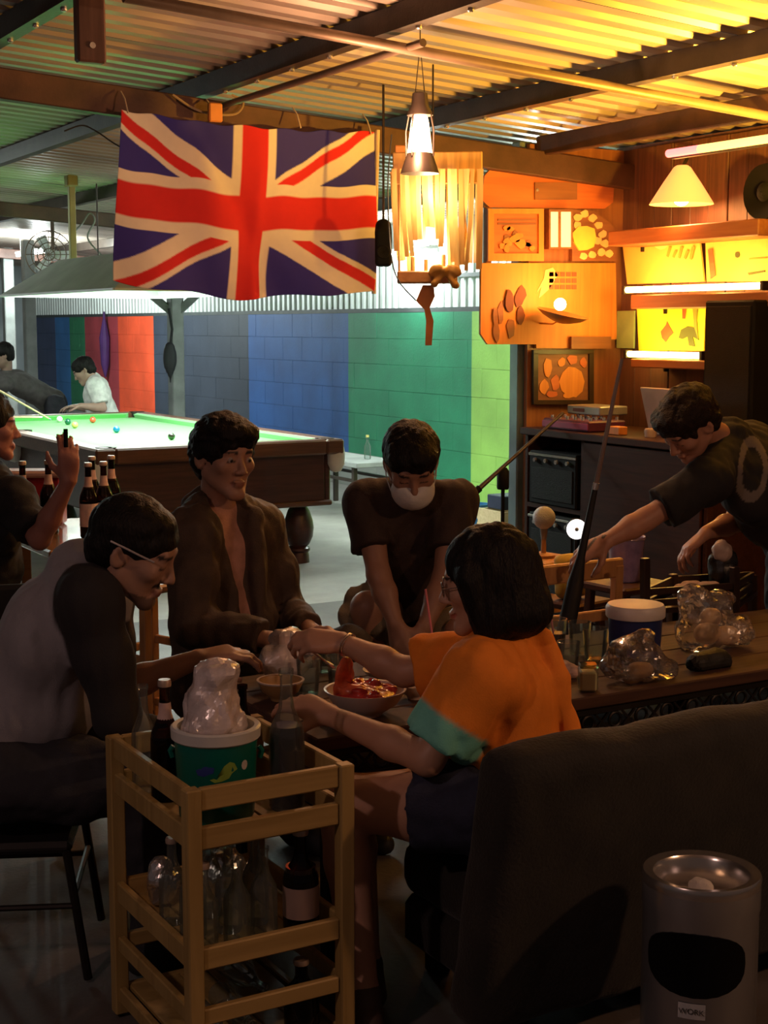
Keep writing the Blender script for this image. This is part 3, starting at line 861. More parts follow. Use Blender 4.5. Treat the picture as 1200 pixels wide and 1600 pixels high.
def add_hand(b, wrist, dirv, back, thumb=1, curl=(.35, .4, .3), sc=1.0, spread=.05, k=.006):
    """palm, four unequal bent fingers and a thumb leaving the side of the palm"""
    y = Vector(dirv).normalized(); z = Vector(back); z = (z - y * z.dot(y)).normalized(); x = y.cross(z) * thumb
    wrist = Vector(wrist)
    def P(a, bb, c): return wrist + (x * a + y * bb + z * c) * sc
    kn = [(.027, .088), (.009, .093), (-.009, .088), (-.026, .078)]
    ln = [(.042, .025, .020), (.046, .028, .021), (.042, .026, .020), (.033, .020, .018)]
    for (kx, ky) in kn:
        b.cone(P(kx * .55, .004, 0), P(kx, ky, 0), .0155 * sc, .0115 * sc, .012)
    b.ell(P(0, .05, -.004), (.036 * sc, .045 * sc, .015 * sc), Matrix((x, y, z)).transposed(), .012)
    for i, ((kx, ky), L) in enumerate(zip(kn, ln)):
        p = P(kx, ky, 0); a = 0.0
        sd = (1.5 - i) * spread
        for j in range(3):
            a += curl[j] * (1 + .10 * i)
            d = (y * math.cos(a) - z * math.sin(a) + x * sd).normalized()
            q = p + d * (L[j] * sc)
            r0 = (.0098, .0086, .0078)[j] * sc; r1 = (.0088, .0080, .0066)[j] * sc
            if i == 3: r0 *= .88; r1 *= .88
            b.cone(p, q, r0, r1, k); p = q
    p = P(.022, .022, -.008)
    for (d3, L, r0, r1) in (((.72, .62, -.32), .042, .014, .0115), ((.40, .85, -.42), .031, .0108, .0098), ((.18, .92, -.45), .026, .0096, .0078)):
        d = (x * d3[0] + y * d3[1] + z * d3[2]).normalized(); q = p + d * (L * sc)
        b.cone(p, q, r0 * sc, r1 * sc, .009); p = q

def add_head(b, c, R, sc=1.0, mouth=0.0, female=False):
    c = Vector(c)
    def P(x, y, z): return c + R @ (Vector((x, y, z)) * sc)
    def E(p, r, k=.015, op='u', rot=None): b.ell(P(*p), [q * sc for q in r], R if rot is None else R @ rot, k, op)
    j = .92 if female else 1.0
    E((0, -.012, .036), (.074, .094, .080), .02)
    E((0, .028, -.022), (.060 * j, .060, .078), .03)
    for s in (-1, 1):
        b.cone(P(s * .050 * j, -.004, -.045), P(s * .014, .066, -.094), .022 * sc, .018 * sc, .022)
        E((s * .040 * j, .058, -.014), (.024, .026, .022), .018)
    b.cone(P(-.008, .072, -.098), P(.008, .072, -.098), .0175 * sc, .0175 * sc, .015)
    b.cone(P(-.032, .076, .030), P(.032, .076, .030), .015 * sc, .015 * sc, .016)
    for s in (-1, 1): E((s * .032, .100, .008), (.019, .016, .012), .010, 's')
    for s in (-1, 1): E((s * .031, .0765, .006), (.0145, .0125, .0115), .004)
    b.cone(P(0, .084, .016), P(0, .106, -.026), .008 * sc, .0115 * sc, .010)
    for s in (-1, 1): E((s * .0135, .096, -.031), (.0085, .0095, .0080), .006)
    E((0, .0895, -.0585), (.0230, .0080, .0058), .007)
    E((0, .0880, -.0700), (.0195, .0085, .0066), .007)
    b.cone(P(-.021, .0985, -.0642 - mouth), P(.021, .0985, -.0642 - mouth), .0013 * sc, .0013 * sc, .003, 's')
    for s in (-1, 1):
        rt = Matrix.Rotation(s * .45, 3, 'Z')
        E((s * .078, -.012, -.004), (.0075, .020, .031), .006, 'u', rt)
        E((s * .083, -.006, -.002), (.005, .011, .018), .004, 's', rt)
def head_colour(c, R, sc, skin, brow=(.03, .02, .018), lip=(.75, .62, .60), beard=None):
    Rt = np.array(R.transposed()); c0 = np.array(c)
    skin = np.array(skin, np.float32)
    def fn(pos):
        col = np.tile(skin, (len(pos), 1))
        L = ((pos - c0) @ Rt.T) / sc
        x, y, z = L[:, 0], L[:, 1], L[:, 2]
        m = (np.abs(z + .0645) < .012) & (np.abs(x) < .024 - 30 * (z + .0645) ** 2 * 10) & (y > .075)
        col[m] = skin * np.array(lip)
        ax = np.abs(x)
        arch = .0295 - 2.5 * (ax - .033) ** 2 * 4
        m = (np.abs(z - arch) < .0048) & (ax > .014) & (ax < .05) & (y > .05)
        col[m] = np.array(brow)
        m = (np.abs(z - .0005) < .0016) & (np.abs(ax - .031) < .014) & (y > .06)
        col[m] = np.array(brow)
        if beard is not None:
            m = (z < -.078) & (y > .035) & (np.hypot(L[:, 0], L[:, 1]) < .12) & (z > -.125)
            col[m] = col[m] * .3 + np.array(beard) * .7
            m = (np.abs(z + .048) < .006) & (ax < .028) & (y > .075)
            col[m] = np.array(beard)
        return col
    return fn
def torso(b, pel, neck, SL, SR, inf=0.0, w=1.0, belly=0.0, k=.06, shr=.052):
    pel, neck, SL, SR = map(Vector, (pel, neck, SL, SR))
    z = (neck - pel); L = z.length; z.normalize()
    x = (SR - SL); x = (x - z * x.dot(z)).normalized(); y = z.cross(x)
    R = Matrix((x, y, z)).transposed()
    hw = (SR - SL).length / 2
    def at(t, fy=0.0): return pel + z * (L * t) + y * fy
    b.ell(at(.70), (hw * .88 * w + inf, .112 + inf, .27 * L + inf), R, k)
    b.ell(at(.36, belly * .5), (.142 * w + inf, .108 + belly + inf, .27 * L + inf), R, k)
    b.ell(at(.03, -.01), (.163 * w + inf, .120 + inf, .125 + inf), R, k)
    top = at(.93)
    for S in (SL, SR):
        b.cone(S, top * .55 + S * .45 - z * .015, shr + inf, .062 + inf, k * .7)
        b.cone(neck + z * .004, S + z * .006, .056 + inf, .044 + inf, k * .6)
    return R
def limb(b, pts, rs, k=.02, flat=False):
    for i in range(len(pts) - 1):
        b.cone(pts[i], pts[i + 1], rs[i], rs[i + 1], k, flat=flat and i == len(pts) - 2)
def shoe(ank, toe_dir, parent, m, sc=1.0, name='shoe'):
    ank = Vector(ank); t = Vector((toe_dir[0], toe_dir[1], 0)).normalized(); s = Blob()
    base = Vector((ank.x, ank.y, 0))
    s.cone(base - t * .045 + UP * .045, base + t * .07 + UP * .045, .040, .040, .02)
    s.cone(base + t * .06 + UP * .04, base + t * .165 + UP * .032, .042, .032, .03)
    s.cone(base + UP * .05, base + UP * .1, .042, .042, .02)
    s.cut((0, 0, .002), (0, 0, -1))
    return s.build(name, m, parent, .009)
def hair_short(c, R, sc, parent, m, vol=0.0, fringe=0.0, seed=3, res=.005, tuft=.006, name='hair', nape=-.055):
    c = Vector(c); b = Blob()
    def P(x, y, z): return c + R @ (Vector((x, y, z)) * sc)
    def E(p, r, k=.015, op='u'): b.ell(P(*p), [q * sc for q in r], R, k, op)
    E((0, -.016, .046), (.083 + vol, .101 + vol, .083 + vol), .02)
    E((0, -.050, -.005), (.074 + vol * .6, .062 + vol * .6, .075), .02)
    if fringe: E((0, .052, .076), (.068 + vol * .7, .045, .030 + fringe), .02)
    # open the face and the ears, trim the nape
    E((0, .115, -.035 - fringe * .35), (.074, .078, .088), .010, 's')
    for s in (-1, 1): E((s * .09, .018, -.030), (.034, .038, .052), .008, 's')
    b.cut(P(0, -.05, nape), R @ Vector((0, .25, -1)))
    return b.build(name, m, parent, res * sc, (tuft, 95), 0, seed=seed)
M_hair = mat('black_hair', (.007, .0055, .005), spec=.22, rough=.55, var=.4, scale=60, bump=.6, bscale=220, stretch=(1, 1, .2))
M_skin = vcol('skin', rough=.5, bump=.08, bscale=160, sss=.0, var=.10)

# ================================================================== BACKGROUND OBJECTS
def text_mesh(name, body, size, m, parent, loc, R, extrude=.0006):
    cu = bpy.data.curves.new(name, 'FONT'); cu.body = body; cu.size = size; cu.align_x = 'CENTER'; cu.align_y = 'CENTER'; cu.extrude = extrude
    ob = bpy.data.objects.new(name, cu); C.objects.link(ob)
    dg = bpy.context.evaluated_depsgraph_get(); me = bpy.data.meshes.new_from_object(ob.evaluated_get(dg))
    bpy.data.objects.remove(ob, do_unlink=True)
    o = bpy.data.objects.new(name, me); C.objects.link(o); me.materials.clear(); me.materials.append(m)
    o.parent = parent
    o.matrix_local = Matrix.Translation(loc) @ R.to_4x4()
    return o
# ---- snooker table
TX0, TX1, TY0, TY1, TZ = 3.0, 4.74, 8.74, 12.5, .86
tc = Vector(((TX0 + TX1) / 2, (TY0 + TY1) / 2, 0))
st = thing('snooker_table', 'big snooker table with bright green cloth and turned dark legs', 'table', tc)
M_mahog = wood('mahogany', (.030, .009, .007), (.065, .020, .015), rough=.4, axis='X', coat=.1)
M_rail = wood('rail_wood', (.075, .028, .014), (.14, .058, .028), rough=.4, axis='X', coat=.15)
M_baize = mat('green_baize', (.10, .46, .09), rough=.9, var=.06, scale=2, bump=.1, bscale=400, sheen=.3)
hxw, hyw = (TX1 - TX0) / 2, (TY1 - TY0) / 2
RW = .13
b = MB(); b.box((0, 0, TZ - .06), (2 * (hxw - RW) + .03, 2 * (hyw - RW) + .03, .03)); b.build('cloth_bed', M_baize, st)
for s in (-1, 1):
    b = MB(); b.box((s * (hxw - RW / 2), 0, TZ - .05), (RW, 2 * hyw, .10), ch=.012); b.build('rail', M_rail, st)
    b = MB(); b.box((0, s * (hyw - RW / 2), TZ - .05), (2 * (hxw - RW), RW, .10), ch=.012); b.build('rail', M_rail, st)
    for q in (-1, 1):
        b = MB(); y0, y1 = .06 * q, q * (hyw - RW - .06); x = s * (hxw - RW)
        b.add([(x, y0, TZ - .004), (x, y1, TZ - .004), (x - s * .05, y1 - q * .04, TZ - .012), (x - s * .05, y0 + q * .03, TZ - .012),
               (x, y0, TZ - .05), (x, y1, TZ - .05), (x - s * .035, y1 - q * .04, TZ - .045), (x - s * .035, y0 + q * .03, TZ - .045)],
              [(0, 1, 2, 3), (3, 2, 6, 7), (0, 3, 7, 4), (1, 5, 6, 2), (4, 7, 6, 5)]); b.build('cushion', M_baize, st)
    b = MB(); y = s * (hyw - RW); x0 = hxw - RW - .06
    b.add([(-x0, y, TZ - .004), (x0, y, TZ - .004), (x0 - .04, y - s * .05, TZ - .012), (-x0 + .04, y - s * .05, TZ - .012),
           (-x0, y, TZ - .05), (x0, y, TZ - .05), (x0 - .04, y - s * .035, TZ - .045), (-x0 + .04, y - s * .035, TZ - .045)],
          [(0, 1, 2, 3), (3, 2, 6, 7), (0, 3, 7, 4), (1, 5, 6, 2), (4, 7, 6, 5)]); b.build('cushion', M_baize, st)
    b = MB(); b.box((s * (hxw - .09), 0, TZ - .26), (.05, 2 * hyw - .16, .34), ch=.01); b.build('apron', M_mahog, st)
    b = MB(); b.box((0, s * (hyw - .09), TZ - .26), (2 * hxw - .23, .05, .34), ch=.01); b.build('apron', M_mahog, st)
    b = MB(); b.box((0, s * (hyw - .075), TZ - .43), (2 * hxw - .14, .07, .035), ch=.01); b.build('apron_moulding', M_rail, st)
M_leather = mat('pocket_leather', (.02, .015, .012), rough=.6); M_net = mat('pocket_net', (.62, .60, .55), rough=.9, var=.1)
for (x, y) in [(sx * (hxw - .10), sy * (hyw - .10)) for sx in (-1, 1) for sy in (-1, 0, 1)]:
    b = MB(); b.lathe([(.058, TZ + .002), (.066, TZ + .004), (.066, TZ - .03), (.05, TZ - .06), (.048, TZ - .02), (.058, TZ)], (x, y if abs(y) < 2 else y, 0), 16); pk = b.build('pocket', M_leather, st)
    ox = (.16 if x > 0 else -.16); oy = 0
    b = MB(); b.lathe([(.055, TZ - .055), (.062, TZ - .10), (.06, TZ - .17), (.035, TZ - .22), (.002, TZ - .23)], (x + ox * .42, y * 1.02, 0), 12); b.build('pocket_net', M_net, pk)
leg = MB()
leg.box((0, 0, .62), (.17, .17, .28), ch=.012)
leg.lathe([(.085, .48), (.07, .47), (.06, .455), (.085, .44), (.088, .42), (.062, .40), (.058, .385), (.075, .36), (.098, .29), (.105, .24), (.098, .18), (.075, .13), (.062, .115), (.078, .10), (.08, .085), (.066, .07), (.072, .05), (.075, .0)], n=20, cap1=True)
me_leg = leg.mesh('leg', M_mahog)
for sx in (-1, 1):
    for y in (-hyw + .28, -hyw / 3 + .1, hyw / 3 - .1, hyw - .28): piece('leg', me_leg, st, (sx * (hxw - .21), y, 0))
# balls
for (px, py, nm, col) in ((93, 655, 'white cue', (.85, .85, .78)), (106, 659, 'dark green', (.01, .10, .05)), (117, 664, 'orange and green', (.55, .30, .12)),
                          (145, 656, 'red-orange', (.75, .10, .04)), (182, 671, 'blue', (.01, .12, .35)), (268, 682, 'black', (.03, .025, .02))):
    p = G(px, py, TZ - .0185)
    o = MB().ball((0, 0, 0), .026, 16).build('snooker_ball', mat('ball_' + nm, col, rough=.12, var=.03, coat=.5), None, p)
    tag(o, nm + ' snooker ball on the green cloth', 'ball', 'snooker balls')
# cue and rest lying over the far corner of the table
def stick(name, label, a, bb, r0, r1, m, tip=None):
    o = MB(); a, bb = Vector(a), Vector(bb); d = (bb - a)
    o.tube([Vector((0, 0, 0)), d * .5, d], [r0, (r0 + r1) / 2, r1], 10); ob = o.build(name, m, None, a)
    if tip: MB().tube([d * .985, d * 1.0], r1 * 1.06, 8).build('tip', tip, ob)
    return tag(ob, label, 'cue')
M_cue = wood('maple_cue', (.55, .40, .22), (.72, .56, .34), rough=.3, axis='X', coat=.3)
a = G(80, 656, TZ + .005); 
stick('snooker_cue', 'pale wooden snooker cue resting across the far left of the green cloth', a + (W(-90, 560, 12.6) - a) * 1.0, a, .014, .006, M_cue, mat('blue_chalk_tip', (.1, .3, .4)))
a2 = G(66, 652, TZ + .005)
stick('cue_rest', 'long pale rest with a crossed head beside the cue on the table', a2 + Vector((-1.45, .35, .03)), a2, .011, .008, M_cue, M_bolt)

# ---- steel bench against the painted wall
bc = Vector((6.25, 12.05, 0))
be = thing('bench', 'grey topped steel bench standing before the green and blue wall', 'bench', bc)
M_cem = mat('grey_bench_top', (.33, .34, .33), rough=.7, var=.15, bump=.15)
MB().box((0, 0, .44), (.46, 2.3, .045), ch=.006).build('bench_top', M_cem, be)
for y in (-1.05, 0, 1.05):
    for x in (-.19, .19): MB().box((x, y, .21), (.04, .04, .42), ch=.004).build('leg', M_steel, be)
for x in (-.19, .19): MB().box((x, 0, .30), (.025, 2.1, .025)).build('stretcher', M_steel, be)
p = G(569, 720, .4625)
bo = MB().lathe([(.028, 0), (.03, .01), (.03, .11), (.012, .15), (.012, .19)], n=14, cap0=True).build('small_bottle', glass('clear_glass', (.82, .88, .86)), None, (bc.x + .05, bc.y - .85, .4625))
MB().lathe([(.014, .19), (.014, .21)], n=12, cap1=True).build('cap', mat('yellow_cap', (.7, .6, .2)), bo)
tag(bo, 'small clear bottle standing on the grey bench', 'bottle')

# ---- things hung on the shed post and wall
p = W(264, 490, 14.4)
hb_ = thing('hanging_bag', 'black racket bag hanging by its strap from the shed post', 'bag', p)
MB().tube([(0, 0, .05), (.03, 0, -.15), (.01, 0, -.30)], .014, 8).build('strap', M_black_cloth if 'M_black_cloth' in globals() else mat('black_nylon', (.01, .01, .012), rough=.7), hb_)
Blob().ell((0, 0, 0), (.075, .035, .15), None, .02).cone((0, 0, .12), (0, 0, -.24), .03, .012, .05).build('bag_body', mat('black_nylon', (.01, .01, .012), rough=.7), hb_, .02).location = (0.0, 0, -.43)
p = onX(168, 500, WX - .03)
ub = MB(); ub.tube([(0, 0, .12), (0, 0, .02), (0, 0, -.25), (0, 0, -.62), (0, 0, -.8)], [.012, .02, .075, .06, .012], 10)
tag(ub.build('umbrella', mat('purple_nylon', (.06, .018, .11), rough=.7), None, p - Vector((.05, 0, 0))), 'folded purple umbrella hanging on the red painted wall', 'umbrella')

# ---- fan, bracket and cables under the shed roof
p = W(78, 398, 15.5)
fn = thing('wall_fan', 'round grey fan behind the snooker lamp hood', 'fan', p)
b = MB()
for r in (.06, .12, .18, .24): b.tube([Vector(RIGHT) * (r * math.cos(a)) + UP * (r * math.sin(a)) - FWD * .05 for a in [2 * PI * i / 24 for i in range(25)]], .006, 5)
for i in range(12):
    a = 2 * PI * i / 12; b.tube([-FWD * .07, (RIGHT * math.cos(a) + UP * math.sin(a)) * .24 - FWD * .05], .004, 5)
b.build('cage', M_pipe, fn)
for i in range(3):
    a = 2 * PI * i / 3
    u = RIGHT * math.cos(a) + UP * math.sin(a); w = RIGHT * -math.sin(a) + UP * math.cos(a)
    MB().prism([(.03, -.03), (.2, -.07), (.21, .04), (.05, .04)], (0, 0, 0), u, w, FWD, .006).build('blade', M_white, fn)
MB().tube([FWD * .02, FWD * .2], .06, 12).build('motor', M_white, fn)
MB().tube([FWD * .15, FWD * .15 + UP * (zroof(p.x) - p.z - .02)], .02, 8).build('down_rod', M_pipe, fn)
p = W(112, 318, 12.0)
yb = thing('hanging_bracket', 'yellowish steel hanger bar dropping from the roof beside the flag', 'bracket', p)
M_olive = mat('olive_paint', (.30, .27, .10), rough=.5, metal=.2)
MB().box((0, 0, -.12), (.05, .05, .78), ch=.004).build('bar', M_olive, yb)
MB().box((0, 0, .20), (.09, .09, .14), ch=.01).build('clamp', M_olive, yb)
def cable(label, pts, r=.006, col=(.02, .02, .02), cat='cable'):
    pts = [Vector(q) for q in pts]
    # smooth through the points
    out = []
    for i in range(len(pts) - 1):
        p0, p1, p2, p3 = pts[max(i - 1, 0)], pts[i], pts[i + 1], pts[min(i + 2, len(pts) - 1)]
        for k in range(6):
            t = k / 6
            out.append(.5 * ((2 * p1) + (p2 - p0) * t + (2 * p0 - 5 * p1 + 4 * p2 - p3) * t * t + (3 * p1 - p0 - 3 * p2 + p3) * t ** 3))
    out.append(pts[-1]); o0 = out[0]
    o = MB().tube([q - o0 for q in out], r, 6).build('cable', mat('cable_%.2f' % col[0], col, rough=.5), None, o0)
    return tag(o, label, cat)
cable('grey cable looping above the snooker lamp hood', [W(118, 360, 12.05), W(128, 350, 12.2), W(140, 333, 12.2), W(148, 345, 12.2), W(137, 372, 12.2), W(160, 400, 12.2)], .008, (.25, .27, .27))
cable('thin dark wire trailing along the rusty beam to the flag', [onY(100, 205, 6.9), onY(128, 196, 6.9), onY(150, 205, 6.88), onY(175, 222, 6.86), onY(192, 232, 6.85)], .004)
cable('pale cord looped over the beam above the flag', [onY(270, 148, 6.88), onY(300, 168, 6.86), onY(330, 178, 6.85), onY(368, 178, 6.85), onY(380, 160, 6.86), onY(362, 148, 6.88)], .006, (.35, .25, .15))
# sagging wires around the lantern and roof
cable('thin wire hanging from the roof down to the bamboo strips', [W(612, 210, 6.6), W(606, 300, 6.6), W(615, 420, 6.6), W(650, 470, 6.6)], .003)
# rusty timber hanging from the first purlin
p = W(140, 40, 5.62)
hg = thing('roof_hanger', 'rusty timber stub hanging down from the roof purlin', 'timber', (p.x, p.y, zroof(p.x) - .12))
M_oldwood = wood('old_brown_timber', (.10, .045, .03), (.17, .085, .06), axis='Z')
MB().box((0, 0, -.06), (.11, .05, .32), ch=.008).build('timber', M_oldwood, hg)
MB().tube([(0, -.03, -.16), (0, .03, -.16)], .012, 8).build('bolt', M_bolt, hg)

# ---- the flag
FYP = 6.80
q00, q10, q01, q11 = onY(190, 171, FYP), onY(588, 206, FYP), onY(178, 438, FYP), onY(582, 459, FYP)
def union_flag(u, v):
    """u 0..60, v 0..30 (v up): colour of the flag at that spot"""
    x, y = u - 30, v - 15
    R0, W0, B0 = (.62, .020, .022), (.74, .67, .60), (.034, .028, .27)
    if abs(x) < 3 or abs(y) < 3: return R0
    if abs(x) < 5 or abs(y) < 5: return W0
    n = math.sqrt(5)
    for sgn in (1, -1):
        t = (x - 2 * y * sgn) / n                    # signed distance to the diagonal
        if abs(t) < 3:
            along = x
            # counterchanged red diagonals, broad white uppermost next to the hoist
            side = t * (1 if sgn == 1 else 1)
            if sgn == 1:  lo, hi = ((0, 2) if along < 0 else (-2, 0))[0], ((0, 2) if along < 0 else (-2, 0))[1]
            else:         lo, hi = ((-2, 0) if along < 0 else (0, 2))[0], ((-2, 0) if along < 0 else (0, 2))[1]
            if sgn == 1:
                lo, hi = (0, 2) if along < 0 else (-2, 0)
                if along < 0: return R0 if 0 < side < 2 else W0
                return R0 if -2 < side < 0 else W0
            else:
                if along < 0: return R0 if -2 < side < 0 else W0
                return R0 if 0 < side < 2 else W0
    return B0
NU, NV = 300, 160
vv = []; cc = []
for j in range(NV + 1):
    t = j / NV
    for i in range(NU + 1):
        s = i / NU
        top = q00.lerp(q10, s); top.z -= .030 * math.sin(PI * s) + .006 * math.sin(s * 38)
        bot = q01.lerp(q11, s); bot.z -= .055 * math.sin(PI * min(1, s * 1.15)) + .012 * math.sin(s * 17)
        p = top.lerp(bot, t)
        p.y += .030 * math.sin(s * 9 + t * 3.2) * (.3 + t) + .014 * math.sin(s * 21 - t * 5) * (.4 + .6 * t) + .020 * math.exp(-((s - .28 - .35 * t) / .05) ** 2)
        p.y += -.03 * math.exp(-((s - .52) / .03) ** 2) * t
        vv.append(p - q00); 
        # soft edges: average of four samples
        acc = [0, 0, 0]
        for (du, dv) in ((-.06, -.05), (.06, -.05), (-.06, .05), (.06, .05)):
            c = union_flag(min(59.99, max(.01, s * 60 + du)), min(29.99, max(.01, (1 - t) * 30 + dv)))
            for k in range(3): acc[k] += c[k] / 4
        cc.append(acc)
ff = [(j * (NU + 1) + i, j * (NU + 1) + i + 1, (j + 1) * (NU + 1) + i + 1, (j + 1) * (NU + 1) + i) for j in range(NV) for i in range(NU)]
flag = thing('flag', 'large red white and blue flag with crosses hanging from the roof beam', 'flag', q00)
b = MB(); b.add(vv, ff)
fo = b.build('flag_cloth', vcol('flag_cloth', rough=.85, bump=.15, bscale=500, var=.06), flag, smooth=180)
at = fo.data.color_attributes.new('Col', 'FLOAT_COLOR', 'POINT')
at.data.foreach_set('color', np.array([(*c, 1) for c in cc], np.float32).ravel())
so = fo.modifiers.new('thickness', 'SOLIDIFY'); so.thickness = .0015
hm = MB(); hm.tube([q10 - q00 + Vector((.008, 0, .01)), (q10 - q00).lerp(q11 - q00, .5) + Vector((.012, .01, 0)), q11 - q00 + Vector((.008, 0, 0))], .012, 8); hm.build('hem', mat('cream_hem', (.62, .50, .38), rough=.9), flag)
for px in (200, 335, 470, 580):
    p = onY(px, 172 + (px - 190) * .088, FYP) - q00
    MB().tube([p + Vector((0, 0, -.01)), p + Vector((0, .04, .06)), p + Vector((0, .09, .10))], .004, 6).build('tie_string', mat('cream_hem', (.62, .5, .38)), flag)
p = onY(336, 176, FYP - .02)
tag(MB().box((0, 0, 0), (.07, .03, .09), ch=.006).build('tape_tag', mat('orange_tape', (.62, .24, .06), rough=.6), None, p), 'orange tape tag holding the flag to the beam', 'tag')

# ---- bamboo strip lampshade with bow
pc = W(676, 268, 6.75)
bs_ = thing('strip_lampshade', 'shade of hanging bamboo strips with small bulbs and a wooden bottom board', 'lamp', pc)
M_bam = [mat('bamboo_%d' % i, c, rough=.6, var=.2, stretch=(8, 8, .5)) for i, c in enumerate(((.70, .42, .13), (.78, .54, .22), (.60, .33, .11), (.80, .64, .38)))]
lamp('strip_light_glow', 'POINT', (-FWD * .14) - UP * .12, 5, (1, .66, .30), bs_, .05); lamp('strip_light_glow', 'POINT', (-FWD * .02) - UP * .30, 4, (1, .72, .40), bs_, .03)
m0 = 6.75 / F
def loc(px, py, fy=0.0): return RIGHT * ((px - 676) * m0) + UP * ((268 - py) * m0) + FWD * fy
MB().bar(loc(615, 264), loc(752, 262), .03, .14, .004, up=(0, 0, 1)).build('top_frame', M_bam[2], bs_)
rs = random.Random(4)
for i in range(30):
    px = 618 + (i % 15) * 9.2 + rs.uniform(-2, 2); fy = -.06 if i < 15 else .07
    ln = rs.uniform(70, 128) if 640 < px < 700 else rs.uniform(110, 155)
    lean = (px - 640) * .06 + rs.uniform(-6, 6) + (-12 if px > 725 else 0)
    if px < 640: lean = rs.uniform(2, 14); ln = rs.uniform(120, 160)
    a0 = loc(px, 266, fy); a1 = loc(px + lean * .3, 266 + ln * .5, fy * .9); a2 = loc(px + lean, 266 + ln, fy * .6)
    wd = rs.uniform(.016, .032)
    b = MB(); th_ = .0025
    sv = []
    for q in (a0, a1, a2):
        sv += [q - RIGHT * wd / 2, q + RIGHT * wd / 2, q + RIGHT * wd / 2 + FWD * th_, q - RIGHT * wd / 2 + FWD * th_]
    b.add(sv, [(k * 4 + j, k * 4 + (j + 1) % 4, k * 4 + 4 + (j + 1) % 4, k * 4 + 4 + j) for k in range(2) for j in range(4)] + [(0, 3, 2, 1), (8, 9, 10, 11)])
    b.build('bamboo_strip', M_bam[rs.randrange(4)], bs_, smooth=0)
MB().box(loc(668, 428), (.27, .10, .055), frame(FWD, UP), .006).build('bottom_board', wood('orange_board', (.42, .17, .05), (.55, .25, .09)), bs_)
for px in (625, 712): MB().tube([loc(px, 268), loc(px, 426)], .005, 6).build('side_rod', M_bam[2], bs_)
for (px, py) in ((646, 388), (666, 392), (693, 385)):
    MB().ball(loc(px, py, -.02), .016, 10, sc=(1, 1, 1.5)).build('candle_bulb', emit('candle_bulb', (1, .85, .62), 14), bs_)
    MB().tube([loc(px, py + 9, -.02), loc(px, 420, -.02)], .010, 8).build('bulb_holder', M_bam[0], bs_)
bow = Blob()
for s in (-1, 1):
    bow.ell(loc(694 + s * 13, 418, -.07), (.038, .016, .024), frame(FWD, UP) @ Matrix.Rotation(s * .5, 3, 'Y'), .008)
    bow.cone(loc(694, 420, -.07), loc(694 + s * 16, 440, -.07), .010, .016, .01)
bow.ell(loc(694, 418, -.075), (.014, .014, .014), None, .006)
bow.build('bow', mat('gold_ribbon', (.55, .27, .06), rough=.4, var=.2), bs_, .006, (.004, 90))
rb = MB()
for (pp_, w_) in (((672, 438), .05), ):
    rb.prism([(-.02, 0), (.03, 0), (.035, -.05), (.012, -.10), (.03, -.16), (.022, -.27), (-.008, -.27), (-.004, -.16), (-.012, -.11), (-.05, -.07)], loc(668, 440, -.02), RIGHT, UP, FWD, .004)
rb.build('ribbon_tail', mat('orange_ribbon', (.52, .20, .07), rough=.6), bs_)
MB().box(loc(626, 246), (.045, .02, .10), frame(FWD, UP), .004).build('orange_tag', MATS['orange_tape'], bs_)
MB().tube([loc(676, 262), loc(676, 262) + UP * (zroof(pc.x) - pc.z - .06)], .004, 6).build('hanging_wire', M_blackmetal, bs_)

# ---- signs on the partition
def sign(name, label, cat, pts, m, y=PYW - .012, th=.018, part='board', group=None):
    P_ = [onY(a, b_, y) for (a, b_) in pts]
    c = sum(P_, Vector()) / len(P_)
    t = thing(name, label, cat, c, group=group)
    MB().prism([(q.x - c.x, q.z - c.z) for q in P_], (0, 0, 0), (1, 0, 0), (0, 0, 1), (0, 1, 0), th).build(part, m, t, smooth=0)
    t['cy'] = y
    return t, c, y
def onto(t, c, y, name, pts, m, out=.004, th=.004):
    P_ = [onY(a, b_, y - out) for (a, b_) in pts]
    o = MB().prism([(q.x - c.x, q.z - c.z) for q in P_], (0, -out, 0), (1, 0, 0), (0, 0, 1), (0, 1, 0), th).build(name, m, t, smooth=0)
    return o
def rect(x0, y0, x1, y1): return [(x0, y0), (x1, y0), (x1, y1), (x0, y1)]
def blobp(cx, cy, rx, ry, n=10, seed=0, jit=.2):
    r = random.Random(seed)
    return [(cx + rx * math.cos(2 * PI * i / n) * (1 + r.uniform(-jit, jit)), cy + ry * math.sin(2 * PI * i / n) * (1 + r.uniform(-jit, jit))) for i in range(n)]
def oboard(name, c1, c2, ax='X'): return wood(name, c1, c2, rough=.55, axis=ax, scale=2.5)
M_ob1 = oboard('orange_sign_board', (.46, .11, .03), (.60, .17, .045)); M_ob2 = oboard('amber_sign_board', (.56, .19, .03), (.68, .26, .045), 'Z')
M_dbr = oboard('dark_sign_wood', (.20, .07, .03), (.28, .11, .04)); M_lt = mat('pale_print', (.72, .50, .22), rough=.7); M_dk = mat('dark_print', (.14, .05, .03), rough=.7)
